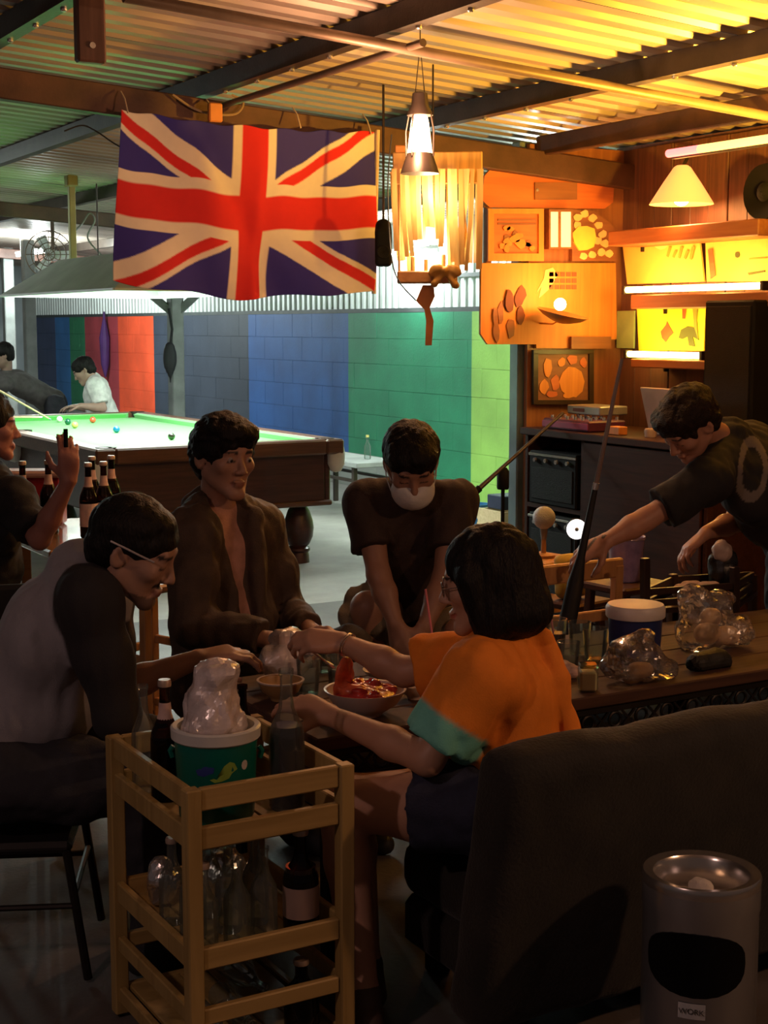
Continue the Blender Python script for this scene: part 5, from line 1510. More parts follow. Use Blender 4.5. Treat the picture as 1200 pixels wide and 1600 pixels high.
# ---- steel bin with an ash tray top
tp = W(1096, 1365, 2.97); RZ = .12; HBn = tp.z + .008
tn_ = thing('ash_bin', 'round steel bin with an open ash tray top behind the sofa', 'bin', (tp.x, tp.y, 0))
M_steelb = mat('brushed_steel', (.46, .46, .47), rough=.24, metal=.8, var=.05, scale=14, stretch=(1, 1, .05))
MB().lathe([(RZ - .006, 0), (RZ, .01), (RZ, HBn - .075), (RZ + .002, HBn - .07), (RZ + .002, HBn - .02)], n=48, cap0=True).build('drum', M_steelb, tn_)
MB().lathe([(RZ + .002, HBn - .022), (RZ + .004, HBn - .008), (RZ, HBn), (RZ - .020, HBn - .004), (RZ - .026, HBn - .012), (RZ - .030, HBn - .07), (.001, HBn - .075)], n=48).build('ash_tray', mat('steel_rim', (.62, .58, .54), rough=.22, metal=.9, var=.08), tn_)
ac = math.atan2(-FWD.y, -FWD.x)
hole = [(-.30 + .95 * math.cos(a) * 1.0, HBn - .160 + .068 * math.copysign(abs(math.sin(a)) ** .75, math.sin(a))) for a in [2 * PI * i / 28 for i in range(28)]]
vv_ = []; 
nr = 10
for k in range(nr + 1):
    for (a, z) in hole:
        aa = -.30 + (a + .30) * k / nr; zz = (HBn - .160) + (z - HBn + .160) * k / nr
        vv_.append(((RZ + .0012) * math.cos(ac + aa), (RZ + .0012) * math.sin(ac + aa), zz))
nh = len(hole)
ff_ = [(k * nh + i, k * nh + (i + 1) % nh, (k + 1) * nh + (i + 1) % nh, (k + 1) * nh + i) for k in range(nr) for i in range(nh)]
MB().add(vv_, ff_).build('mouth_dark_patch', mat('bin_mouth_shade', (.004, .004, .004), rough=.9, spec=.1), tn_, smooth=180)  # black patch laid on the closed drum as shade of the opening
lb = thing('x', None, None); bpy.data.objects.remove(lb)
la = -.32
Lp = []
for (a, z) in ((-.23, -.0165), (-.11, -.0165), (0, -.0165), (.11, -.0165), (.23, -.0165), (.23, .0165), (.11, .0165), (0, .0165), (-.11, .0165), (-.23, .0165)): Lp.append((la + a, HBn - .256 + z))
stk = on_can(tn_, 'sticker', mat('white_sticker', (.5, .5, .5), rough=.6), RZ, RZ, 0, 1, ac, Lp, .0012)
nrm = Vector((math.cos(ac + la), math.sin(ac + la), 0)); xr = UP.cross(nrm)
text_mesh('sticker_lettering', 'WORK', .0165, mat('black_ink', (.02, .02, .02), rough=.6), stk, nrm * (RZ + .0036) + UP * (HBn - .256), Matrix((xr, UP, nrm)).transposed(), .0002)
crumple('paper_scrap', 'crumpled pale tissue lying in the ash tray of the bin', 'tissue', (tp.x + .03, tp.y + .03, HBn - .069), (.022, .03, .016), mat('tissue', (.55, .5, .45), rough=.9), 8, .005, (.005, 130))
crumple('paper_scrap', 'small crumpled scrap beside the tissue in the ash tray', 'tissue', (tp.x - .035, tp.y + .02, HBn - .070), (.016, .014, .010), mat('tissue', (.55, .5, .45)), 9, .004, (.003, 130))

# ---- food on the left half of the table
zt2 = TZ2 + .001
def bowl(name, label, cat, p, r, h, m, group=None):
    t = thing(name, label, cat, p, group=group)
    MB().lathe([(r * .42, 0), (r * .45, .006), (r * .5, .010), (r * .8, h * .45), (r, h - .003), (r * 1.02, h), (r * .96, h - .001), (r * .76, h * .5), (r * .45, .014), (.001, .013)], n=36, cap0=True).build('bowl', m, t)
    return t
M_bowl = mat('white_melamine', (.60, .52, .48), rough=.3, var=.05)
pb1 = G(560, 1118, TZ2); pb1 = Vector((pb1.x + .02, max(pb1.y, 3.25), zt2))
t = bowl('food_bowl', 'wide white bowl heaped with red food before the orange shirt', 'bowl', pb1, .105, .068, M_bowl)
fd = thing('red_food', 'heap of glossy red food with one upright orange shell in the wide bowl', 'food', pb1 + Vector((0, 0, .02)))
fb = Blob().ell((0, 0, .030), (.078, .078, .022), None, .02)
r_ = random.Random(5)
for i in range(26):
    a = r_.uniform(0, 6.28); q = r_.uniform(0, .072); fb.ell((q * math.cos(a), q * math.sin(a), .046 + r_.uniform(-.008, .012)), (r_.uniform(.01, .02), r_.uniform(.008, .014), .009), Matrix.Rotation(r_.uniform(0, 3), 3, 'Z'), .006)
fb.build('red_pieces', mat('red_sauce_food', (.42, .035, .03), rough=.18, var=.35, scale=30, coat=.4), fd, .005, (.003, 120), 0)
sh_ = Blob(); e0 = -RIGHT * .056
sh_.ell(e0 + UP * .075, (.012, .038, .058), frame(RIGHT * .5 + FWD * .8, UP * .9 + RIGHT * .25), .01)
sh_.ell(e0 + RIGHT * .025 + UP * .045 - FWD * .03, (.034, .016, .020), frame(FWD, UP), .02)
sh_.build('orange_shell', mat('orange_shell', (.62, .12, .05), rough=.3, var=.25, scale=40), fd, .005, (.004, 110), 0)
pb2 = G(648, 1092, TZ2); t = bowl('dip_bowl', 'small white dip bowl beside the orange sleeve', 'bowl', Vector((pb2.x, pb2.y, zt2)), .046, .04, M_bowl)
pb3 = G(600, 1062, TZ2); 
t = bowl('side_dish', 'shallow pale dish on the far side of the red food bowl', 'bowl', Vector((pb3.x, pb3.y, zt2)), .06, .03, M_bowl)
pb4 = G(392, 1118, TZ2); pb4 = Vector((1.70, 3.50, zt2))
t = bowl('tan_bowl', 'tan bowl with a pale rim behind the cart', 'bowl', pb4, .062, .055, mat('tan_ceramic', (.40, .24, .10), rough=.35))
MB().lathe([(.0635, .052), (.0645, .056), (.058, .056)], n=32).build('pale_rim', M_bowl, t)
def cup(label, p, r=.035, h=.09, liquid=None, straw=None, group=None, m=None):
    t = thing('glass_cup', label, 'glass', p, group=group)
    MB().lathe([(r * .8, 0), (r, h), (r * .94, h), (r * .75, .008), (.001, .008)], n=22, cap0=True).build('glass', m or G_clear, t)
    if liquid: MB().lathe([(r * .74, .009), (r * .86, h * .6)], n=18, cap0=True, cap1=True).build('drink', liquid, t)
    if straw: MB().tube([Vector((0, 0, .02)), Vector(straw)], .0035, 8).build('straw', mat('pink_straw', (.75, .22, .25), rough=.4), t)
    return t
def tpos(px, py): 
    p = G(px, py, TZ2); return Vector((min(4.2, max(1.66, p.x)), min(3.74, max(3.17, p.y)), zt2))
cup('clear glass with foil-bright ice beyond the red food', tpos(530, 1072), .036, .085, mat('ice_water', (.5, .48, .45), rough=.1))
cup('clear tall glass at the far edge of the food', tpos(512, 1050), .032, .10)
pst = tpos(690, 1055)
cup('glass with a pink straw before the masked person\'s arms', tpos(682, 1050), .034, .10, L_cola, W(672, 925, 4.16) - tpos(682, 1050) if False else Vector((-.02, .03, .24)))
cr_ = crumple('plastic_bag', 'milky plastic bag slumped on the table behind the ice bucket', 'bag', Vector((1.80, 3.66, zt2 + .012)), (.080, .05, .048), M_bag, 13, .006, (.012, 55))
bg2 = Blob().rbox(RIGHT * .045 + UP * .0, (.05, .03, .022), .008, frame(FWD + RIGHT * .3, UP + RIGHT * .25), .02).cone((0, 0, -.03), RIGHT * -.03 + UP * .01, .03, .02, .03); o2 = bg2.build('bag_opening', M_bag, cr_, .009, (.010, 60), 0, seed=4, flat=True); o2.location = (.0, .01, .10)
cup('clear tumbler standing beside the milky bag', tpos(482, 1084), .034, .10)
# spoon held over the bowl
sp_ = thing('spoon', 'steel spoon held over the food', 'spoon', W(478, 1010, 3.76))
d_ = (W(520, 1042, 3.80) - W(478, 1010, 3.76))
MB().tube([Vector((0, 0, 0)), d_ * .75], .003, 8).build('spoon_handle', M_bolt, sp_)
Blob().ell(d_ * .9, (.012, .02, .006), frame(d_, UP), .01).build('spoon_head', M_bolt, sp_, .004)

# ---- things on the right half of the table
pc_ = Vector((2.80, 3.36, zt2))
cl = thing('cooler_jug', 'round blue cooler jug with a white lid on the long table', 'cooler', pc_)
HC = .165
MB().lathe([(.070, 0), (.074, .008), (.080, HC - .02)], n=32, cap0=True).build('jug_body', mat('navy_blue_plastic', (.018, .03, .12), rough=.35), cl)
MB().lathe([(.086, HC - .022), (.088, HC - .018), (.088, HC + .006), (.082, HC + .016), (.05, HC + .019), (.001, HC + .019)], n=32).build('lid', mat('white_lid', (.60, .55, .52), rough=.4), cl)
MB().tube([(-.02, -.078, .03), (-.02, -.10, .03), (-.02, -.10, .015)], .008, 8).build('tap', M_iron, cl)
M_clearbag = film('clear_plastic_bag', (.60, .52, .46), .12, .15)
def bag(label, p, parts, m, seed, wr=(.012, 55), contents=None):
    t = thing('plastic_bag', label, 'bag', p)
    b = Blob()
    for (a, c, r0, r1) in parts: b.cone(a, c, r0, r1, .03)
    b.cut((0, 0, .016), (0, 0, -1))
    b.build('bag_film', m, t, .012, wr, 0, seed=seed, flat=True)
    for i, (cc_, rr_, mm_) in enumerate(contents or []): Blob().ell(cc_, rr_, None, .01).build('content', mm_, t, .008, (.004, 60), 0, seed=i)
    return t
bag('clear crumpled plastic bag before the blue cooler jug', Vector((2.645, 3.185, zt2 - .0005)), [((-.035, 0, .05), (.05, .01, .06), .045, .05), ((-.02, 0, .08), (.03, 0, .12), .045, .035), ((.05, -.01, .03), (.13, 0, .03), .035, .02)], M_clearbag, 6, (.014, 50),
    [((.03, 0, .03), (.04, .03, .022), mat('tan_snack', (.30, .17, .08), rough=.7))])
M_bun = mat('pale_bun', (.62, .42, .24), rough=.7, var=.15, scale=20)
bag('clear bag of pale buns at the right of the cooler jug', Vector((3.12, 3.40, zt2 - .0005)), [((-.04, .02, .05), (.10, -.02, .05), .05, .05), ((-.02, 0, .07), (-.06, .0, .16), .05, .04), ((.0, .0, .12), (.06, .0, .15), .05, .04)], M_clearbag, 7, (.014, 50),
    [((0, 0, .05), (.045, .03, .035), M_bun), ((.07, -.01, .04), (.045, .03, .03), M_bun), ((.02, .01, .10), (.04, .03, .03), M_bun)])
bag('black cloth pouch lying before the bag of buns', Vector((2.95, 3.205, zt2 - .010)), [((-.045, 0, .028), (.05, 0, .026), .030, .026), ((0, .0, .03), (.03, .0, .042), .026, .018)], mat('black_pouch', (.016, .016, .015), rough=.6), 9, (.007, 60))
jp = Vector((2.475, 3.165, zt2))
jr = thing('sugar_jar', 'small square jar of pale sauce near the table edge', 'jar', jp)
MB().box((0, 0, .034), (.052, .052, .066), frame(FWD, UP), .006).build('glass', glass('jar_glass', (.9, .92, .85)), jr)
MB().box((0, 0, .030), (.045, .045, .054), frame(FWD, UP), .005).build('sauce', mat('pale_sauce', (.52, .48, .30), rough=.5), jr)
MB().box((0, 0, .072), (.050, .050, .010), frame(FWD, UP), .003).build('lid', glass('jar_lid', (.6, .66, .5)), jr)
cup('clear empty glass beside the black cue sleeve', tpos(888, 1050), .034, .09)
cup('clear glass tumbler standing by the cue on the table', tpos(930, 1030), .04, .095)
cup('clear glass with ice at the far table edge', tpos(905, 1022), .036, .10)
crumple('tissue_pile', 'crumpled pink and white tissues beside the orange shirt', 'tissue', tpos(886, 1060), (.04, .035, .026), mat('pink_tissue', (.45, .32, .28), rough=.9, var=.3, scale=30), 21, .006, (.010, 90))
cup('glass with a red straw standing at the foot of the black cue', tpos(868, 1022), .034, .11, L_amber, Vector((-.03, .02, .24)))

# ---- cue in a soft black case leaning at the table
a, b_ = W(972, 560, 4.90), W(883, 990, 4.90); d_ = (b_ - a)
foot = a + d_ * ((a.z - .01) / (a.z - b_.z))
L_ = (a - foot)
qs = thing('pool_cue', 'two-piece pool cue with a black sleeved butt leaning beyond the long table', 'cue', foot)
MB().tube([L_ * .72, L_ * .86, L_], [.0085, .0075, .006], 10).build('shaft', mat('grey_brown_shaft', (.20, .14, .115), rough=.3, coat=.4), qs)
MB().tube([L_ * .71, L_ * .725], .0105, 10).build('joint', M_bolt, qs)
MB().tube([Vector((0, 0, 0)), L_ * .36, L_ * .50, L_ * .56, L_ * .71], [.026, .032, .028, .014, .010], 12).build('sleeve', mat('black_case', (.008, .008, .008), rough=.6), qs)

# ---- chairs and stools
def chair_metal(name, label, p, rz, seat_m, back=True, group=None):
    t = thing(name, label, 'chair', p, rz, group)
    MB().box((0, 0, .352), (.40, .40, .03), ch=.012).build('seat', seat_m, t)
    for sx in (-1, 1):
        for sy in (-1, 1):
            top = .84 if (sy < 0 and back) else .42
            MB().tube([(sx * .185, sy * .21 - (.05 if sy < 0 else -.02), .01), (sx * .185, sy * .185, .345)] + ([(sx * .185, -.26, .86)] if sy < 0 and back else []), .011, 8).build('leg', M_iron, t)
    for sx in (-1, 1): MB().tube([(sx * .185, -.22, .2), (sx * .185, .2, .2)], .008, 8).build('stretcher', M_iron, t)
    MB().tube([(-.185, .2, .22), (.185, .2, .22)], .008, 8).build('stretcher', M_iron, t)
    if back: MB().box((0, -.265, .76), (.38, .03, .20), Matrix.Rotation(.1, 3, 'X'), .012).build('backrest', seat_m, t)
    return t
M_vinyl = mat('black_vinyl', (.015, .014, .014), rough=.4)
pe = W(-2, 1190, 3.66)
chair_metal('metal_chair', 'black metal chair under the person in the grey shirt', (pe.x, pe.y, 0), -YAW - PI / 2 + .1, M_vinyl)
def stool(label, p, h, m, rz=0.0, w=.30):
    t = thing('wooden_stool', label, 'stool', (p[0], p[1], 0), rz)
    MB().box((0, 0, h - .015), (w, w, .03), ch=.008).build('seat', m, t)
    for sx in (-1, 1):
        for sy in (-1, 1): MB().bar((sx * (w / 2 - .02), sy * (w / 2 - .02), 0), (sx * (w / 2 - .045), sy * (w / 2 - .045), h - .03), .032, None, .003).build('leg', m, t)
    for z in (h * .30, h * .62):
        for s in (-1, 1):
            MB().box((0, s * (w / 2 - .035), z), (w - .08, .016, .03), ch=.003).build('stretcher', m, t)
            MB().box((s * (w / 2 - .035), 0, z + .02), (.016, w - .08, .03), ch=.003).build('stretcher', m, t)
    return t
M_pine = wood('orange_pine', (.36, .17, .06), (.50, .26, .10), rough=.45, axis='Z')
p = W(352, 1072, 4.74); stool('low wooden stool under the person in the brown jacket', (p.x, p.y), .265, M_pine, .2)
p = W(640, 1012, 5.30); stool('low wooden stool under the person with the face mask', (p.x, p.y), .30, M_pine, .1)
p = W(166, 664, 13.9); stool('far wooden stool under the person in white', (p.x, p.y), .47, M_mahog, .1)
p = W(-30, 960, 5.65); stool('wooden stool under the person beside the beer bottles', (p.x, p.y), .33, M_pine, .1)
p = V3(238, 5.15, 0); stool('tall orange wooden stool between the grey shirt and the brown jacket', (p.x, p.y), .74, M_pine, .35, .34)
p = V3(845, 6.6, 0); ws = stool('high wooden stool under the silver microphone', (p.x, p.y), .58, M_pine, .2, .28)
# silver ball microphone standing on that stool
mp = W(850, 812, 6.6)
mc = thing('microphone', 'microphone with a silver mesh ball on the high wooden stool', 'microphone', (mp.x, mp.y, .581))
hm_ = mp.z - .58
MB().lathe([(.05, 0), (.052, .012), (.012, .02), (.010, hm_ - .06)], n=18, cap0=True).build('table_stand', M_pine, mc)
MB().lathe([(.012, hm_ - .09), (.020, hm_ - .03), (.026, hm_ - .015)], n=16).build('handle', mat('dull_silver', (.32, .3, .3)), mc)
MB().ball((0, 0, hm_ + .008), .052, 18).build('mesh_ball', mat('silver_mesh', (.52, .55, .60), rough=.4, metal=.25, bump=.8, bscale=300), mc)
# round led lamp
lp_ = W(901, 827, 7.2)
ld = thing('led_lamp', 'small round white lamp glowing behind the leaning cue', 'lamp', lp_)
MB().lathe([(.048, .006), (.050, 0), (.048, -.004), (.010, -.006)], n=26, axis=FWD).build('lit_disc', emit('led_disc', (1, .95, .92), 1.6), ld)
MB().lathe([(.010, -.006), (.007, -.010), (.001, -.012)], n=14, axis=FWD, cap0=True).build('centre_button', mat('grey_button', (.3, .3, .3)), ld)
MB().lathe([(.052, .008), (.052, .03), (.001, .03)], n=26, axis=FWD).build('lamp_back', M_spk, ld)
MB().tube([FWD * .02 - UP * .03, FWD * .02 - UP * (lp_.z - .0)], .008, 8).build('lamp_pole', M_iron, ld)
MB().lathe([(.10, 0), (.10, .012), (.01, .02)], FWD * .02 - UP * lp_.z, 20, cap0=True).build('foot', M_iron, ld)
# wooden chair with a straight top rail
def wood_chair(label, p, rz, m, h=.83):
    t = thing('wooden_chair', label, 'chair', (p[0], p[1], 0), rz)
    w = .44
    MB().box((0, .0, .44), (w, .42, .03), ch=.008).build('seat', m, t)
    for sx in (-1, 1):
        MB().bar((sx * (w / 2 - .02), .19, 0), (sx * (w / 2 - .02), .19, .425), .034, None, .003).build('leg', m, t)
        MB().bar((sx * (w / 2 - .02), -.20, 0), (sx * (w / 2 - .02), -.23, h - .02), .034, None, .003).build('leg', m, t)
    MB().box((0, -.23, h - .03), (w, .026, .07), ch=.006).build('top_rail', m, t)
    MB().box((0, -.222, h - .20), (w - .06, .018, .04), ch=.004).build('back_rail', m, t)
    for s in (-1, 1): MB().box((s * (w / 2 - .02), 0, .2), (.018, .38, .03), ch=.003).build('stretcher', m, t)
    return t
wood_chair('orange wooden chair with a wide top rail behind the cue', (3.17, 4.38), .02, M_pine, .78)
# lilac plastic bin on the chair's far stool
p = V3(972, 5.75, 0); stool('wooden stool under the lilac plastic bin', (p.x, p.y), .62, M_mahog, .1, .28)
lb_ = thing('plastic_bin', 'translucent lilac plastic bin standing on a stool beside the trolley', 'bin', (p.x, p.y, .621))
MB().lathe([(.055, 0), (.060, .005), (.072, .165), (.078, .17), (.076, .178), (.068, .172), (.05, .01), (.001, .01)], n=28, cap0=True).build('bin_wall', film('lilac_plastic', (.30, .22, .42), .8, .35), lb_)

# ---- dark trolley with towels in front of the bending man
p0, p1 = V3(1012, 4.75, 0), V3(1195, 4.95, 0)
tr = thing('serving_trolley', 'dark metal trolley with rails holding rolled towels', 'trolley', (3.42, 3.86 + .42, 0))
ux = RIGHT
o_ = Vector((3.42, 4.28, 0))
def TP(px, d, z): return V3(px, d, z) - o_
M_tr = mat('dark_trolley_metal', (.035, .018, .013), rough=.4, metal=.4)
cs = [(1008, 5.06), (1148, 5.18), (1176, 5.42), (1052, 5.32)]
for i, (px, d) in enumerate(cs): MB().bar(TP(px, d, 0), TP(px, d, (.82, .77, .70, .72)[i]), .028, None, .003).build('post', M_tr, tr)
for z in (.70, .66):
    for i in range(4):
        a_, b2 = cs[i], cs[(i + 1) % 4]
        MB().bar(TP(*a_, z), TP(*b2, z), .016, .024, .003).build('rail', M_tr, tr)
cen = sum((TP(px, d, .70) for (px, d) in cs), Vector()) / 4
MB().prism([(TP(px, d, 0).x, TP(px, d, 0).y) for (px, d) in cs], (0, 0, .64), (1, 0, 0), (0, 1, 0), (0, 0, -1), .018).build('tray', M_tr, tr, smooth=0)
MB().prism([(TP(px, d, 0).x, TP(px, d, 0).y) for (px, d) in cs], (0, 0, .25), (1, 0, 0), (0, 1, 0), (0, 0, -1), .018).build('tray', M_tr, tr, smooth=0)
M_towel = mat('pale_towel', (.48, .34, .26), rough=.95, var=.12, bump=.4, bscale=200)
def towel(label, a, b2, r):
    t = thing('rolled_towel', label, 'towel', a, group='rolled towels on the trolley')
    Blob().cone((0, 0, 0), Vector(b2) - Vector(a), r, r, .01).build('roll', M_towel, t, .008, (.004, 60), 1)
    return t
towel('pale rolled towel lying on the dark trolley', V3(1064, 5.20, .676), V3(1078, 5.215, .676), .030)
towel('pale rolled towel lying on the dark trolley', V3(1074, 5.29, .674), V3(1086, 5.298, .674), .027)
towel('pale rolled towel lying on the dark trolley', V3(1102, 5.23, .6785), V3(1114, 5.235, .6785), .031)
kp = V3(1128, 5.31, .7)
kb = thing('black_bag', 'crumpled black and white plastic bag on the trolley with a pale knot', 'bag', (kp.x, kp.y, .645))
Blob().ell((0, 0, .09), (.045, .042, .07), None, .02).ell((.01, .0, .13), (.036, .036, .04), None, .03).cut((0, 0, .001), (0, 0, -1)).build('bag_film', mat('black_plastic_film', (.012, .012, .012), rough=.38, spec=.5), kb, .008, (.010, 60), 0, seed=3, flat=True)
Blob().ell((-.03, -.03, .17), (.035, .03, .035), None, .02).build('bag_knot', mat('pale_plastic_knot', (.42, .33, .30), rough=.4), kb, .006, (.008, 80), 0)
tag(MB().box((0, 0, .02), (.05, .07, .04), ch=.004).build('candle_glass', emit('amber_candle', (1, .42, .06), 1.6), None, tpos(994, 1008) + Vector((0, .0, 0))), 'small glowing amber candle block behind the blue cooler', 'candle')
# yellow cushion and red seat scraps behind the stool
tag(Blob().rbox((0, 0, .09), (.07, .04, .09), .03).build('yellow_bag', mat('mustard_cloth', (.48, .33, .05), rough=.8, var=.2), None, .01, (.006, 50)), 'mustard yellow cloth bag hanging low beside the high stool', 'bag').location = V3(893, 6.05, .50)
p = V3(893, 6.05, 0); stool('short wooden stool under the mustard bag', (p.x, p.y), .495, M_mahog, .2, .24)

# ---- beer table at the left
bt = thing('beer_table', 'glossy orange wooden table holding beer bottles', 'table', (2.11, 5.94, 0))
M_bt = wood('glossy_orange_table', (.34, .15, .05), (.48, .24, .09), rough=.18, axis='X', coat=.6)
MB().box((0, 0, .745), (.84, .90, .035), ch=.008).build('table_top', M_bt, bt)
for s in (-1, 1):
    MB().box((0, s * .37, .70), (.62, .02, .06), ch=.003).build('apron', M_bt, bt)
    for q in (-1, 1): MB().box((q * .28, s * .36, .364), (.045, .045, .728), ch=.004).build('leg', M_bt, bt)
M_bl2 = mat('beer_label', (.60, .47, .42), rough=.7, var=.15, scale=40)
for i, (px, d) in enumerate(((140, 5.95), (164, 6.00), (146, 6.24), (176, 6.28), (38, 6.02), (78, 6.05))):
    p = V3(px, d, .7635)
    bottle('beer_bottle', 'brown beer bottle with pale neck label on the orange table' if i < 4 else 'brown beer bottle with pale neck label before the red crate', 'bottle', p, .30, .037, G_brown, L_amber, .5, M_lbl, M_bl2 if i < 4 else None, group='beer bottles on the orange table' if i < 4 else 'beer bottles by the red crate')
p = V3(58, 6.34, .7635)
rc = thing('red_crate', 'red plastic crate with a pale rim beside the beer bottles', 'crate', p)
M_redp = mat('red_plastic', (.35, .02, .025), rough=.4)
MB().box((0, 0, .105), (.24, .12, .21), frame(FWD, UP), .012).build('crate_body', M_redp, rc)
MB().box((0, 0, .225), (.27, .14, .03), frame(FWD, UP), .01).build('crate_rim', mat('pale_pink_rim', (.62, .42, .40), rough=.5), rc)
p = V3(212, 6.3, .7635)
pl_ = thing('plate', 'clear round plate standing on edge behind the beer bottles', 'plate', p + Vector((0, 0, .076)))
MB().lathe([(.001, 0), (.05, .002), (.073, .012), (.075, .013), (.05, .006), (.001, .004)], n=30, axis=FWD).build('dish', G_clear, pl_)
# back of a dark chair before the beer table
p = V3(-20, 4.55, 0); chair_metal('metal_chair', 'black metal chair standing behind the grey shirted person', (p.x, p.y, 0), -YAW + .3, M_vinyl)
# black marker in the raised hand
mk_ = W(103, 690, 5.24)
tag(MB().tube([(0, 0, -.02), (0, 0, .045)], .008, 10).build('marker', M_spk, None, mk_), 'black marker held up in the raised hand', 'marker')

# ================================================================== PEOPLE
R_, F_, U_ = RIGHT, FWD, UP
def cloth(name, col, rough=.85, var=.18): return mat(name, col, rough=rough, var=var, scale=18, bump=.25, bscale=260, sheen=.0)
M_black_cloth = cloth('black_cloth', (.018, .017, .018))
M_dark_trouser = cloth('dark_trousers', (.022, .022, .028))
M_shoe = mat('dark_rubber', (.02, .02, .02), rough=.6)
def body_base(J, skin_extra=None, w=1.0, belly=0.0, hs=1.0, arm=1.0, female=False, legs=True):
    """the continuous skin body: torso, neck, head, arms, hands, legs"""
    b = Blob()
    torso(b, J['pel'], J['neck'], J['SL'], J['SR'], -.006, w * .95, belly * .6)
    hc, R = J['head'], J['HR']
    nb = Vector(J['neck'])
    jaw = hc + R @ (Vector((0, -.03, -.05)) * hs)
    b.cone(nb - U_ * .01, jaw, .058 * (.88 if female else 1), .052 * (.85 if female else 1), .03)
    for s in 'LR':
        S, E, Wr = J['S' + s], J['E' + s], J['W' + s]
        limb(b, [S, Vector(S).lerp(E, .45), E], [.050 * arm, .046 * arm, .038 * arm])
        limb(b, [E, Vector(E).lerp(Wr, .35), Wr], [.039 * arm, .040 * arm, .026 * arm])
        hd = J.get('H' + s)
        if hd: add_hand(b, Wr, hd[0], hd[1], hd[2], hd[3], J.get('hand_sc', 1.0))
    if legs:
        for s in 'LR':
            hp, K, A = J['P' + s], J['K' + s], J['A' + s]
            limb(b, [hp, Vector(hp).lerp(K, .4), K], [.085, .078, .056], .03)
            limb(b, [K, Vector(K).lerp(A, .3), A], [.055, .053, .034], .02)
            b.cone(A, Vector((A.x, A.y, .05)), .034, .034, .02)
    add_head(b, hc, R, hs, female=female)
    return b
def trousers(J, parent, m, inf=.014, upto=1.0, res=.010, seed=2, w=1.0, short=False):
    b = Blob()
    pel, neck = Vector(J['pel']), Vector(J['neck'])
    z = (neck - pel).normalized(); x = (Vector(J['SR']) - Vector(J['SL'])); x = (x - z * x.dot(z)).normalized(); y = z.cross(x)
    R = Matrix((x, y, z)).transposed()
    b.ell(pel - z * .015, (.150 * w + inf * .5, .112 + inf * .5, .115), R, .04)
    for s in 'LR':
        hp, K, A = Vector(J['P' + s]), Vector(J['K' + s]), Vector(J['A' + s])
        if short:
            b.cone(hp, hp.lerp(K, upto), .092 + inf, .080 + inf, .04, flat=True)
        else:
            limb(b, [hp, hp.lerp(K, .5), K], [.090 + inf, .080 + inf, .060 + inf], .04)
            limb(b, [K, K.lerp(A, .5), A], [.060 + inf, .054 + inf, .050 + inf], .03)
            b.cone(A, Vector((A.x, A.y, .07)), .05 + inf, .05 + inf, .02)
    return b.build('shorts' if short else 'trousers', m, parent, res, (.009, 60), 1, seed=seed)
def shirt(J, inf=.012, w=1.0, belly=0.0, sleeve=.6, srad=.058, hem=None):
    """torso and sleeves as one garment; sleeve = share of the upper arm, or > 1 to run down the forearm"""
    b = Blob()
    torso(b, J['pel'], J['neck'], J['SL'], J['SR'], inf, w, belly)
    for s in 'LR':
        S, E, Wr = Vector(J['S' + s]), Vector(J['E' + s]), Vector(J['W' + s])
        sl = sleeve if not isinstance(sleeve, dict) else sleeve[s]
        if sl <= 1:
            b.cone(S, S.lerp(E, sl), srad + .004, srad + .006, .04, flat=True)
        else:
            limb(b, [S, S.lerp(E, .5), E], [srad + .002, srad, srad * .88], .035)
            b.cone(E, E.lerp(Wr, sl - 1), srad * .86, srad * .70, .025, flat=True)
    return b

# ------------------------------------------------------------------ 1. man in the grey and black raglan shirt
T = V3(20, 3.65, 0)
t1 = thing('person', 'person in a grey shirt with black sleeves leaning over the table beside the wooden cart', 'person')
J = dict(pel=W(-2, 1190, 3.66), neck=W(122, 895, 3.60), SR=W(140, 940, 3.44), SL=W(165, 930, 3.80),
         ER=W(183, 1118, 3.46), WR=W(245, 1190, 3.66), EL=W(178, 1078, 3.80), WL=W(308, 1030, 3.84))
J['head'] = W(209, 862, 3.52); J['HR'] = frame(R_ * .90 - U_ * .40 - F_ * .10, U_ * .9 + R_ * .4 - F_ * .08)
J['HL'] = (R_ * .93 + U_ * .12 + F_ * .2, U_ * .9 - F_ * .3, 1, (.35, .5, .45))
J['HR_'] = None
for s, d in (('R', 3.52), ('L', 3.82)):
    J['P' + s] = V3(8, d, .515); J['K' + s] = V3(226, d + .03, .50); J['A' + s] = V3(248 if s == 'R' else 272, d + .02, .10)
hs = 1.04
HM = J['HR']; J2 = dict(J); J2['HR'] = HM
def with_head(J, fn):
    return fn
skin1 = (.34, .19, .13)
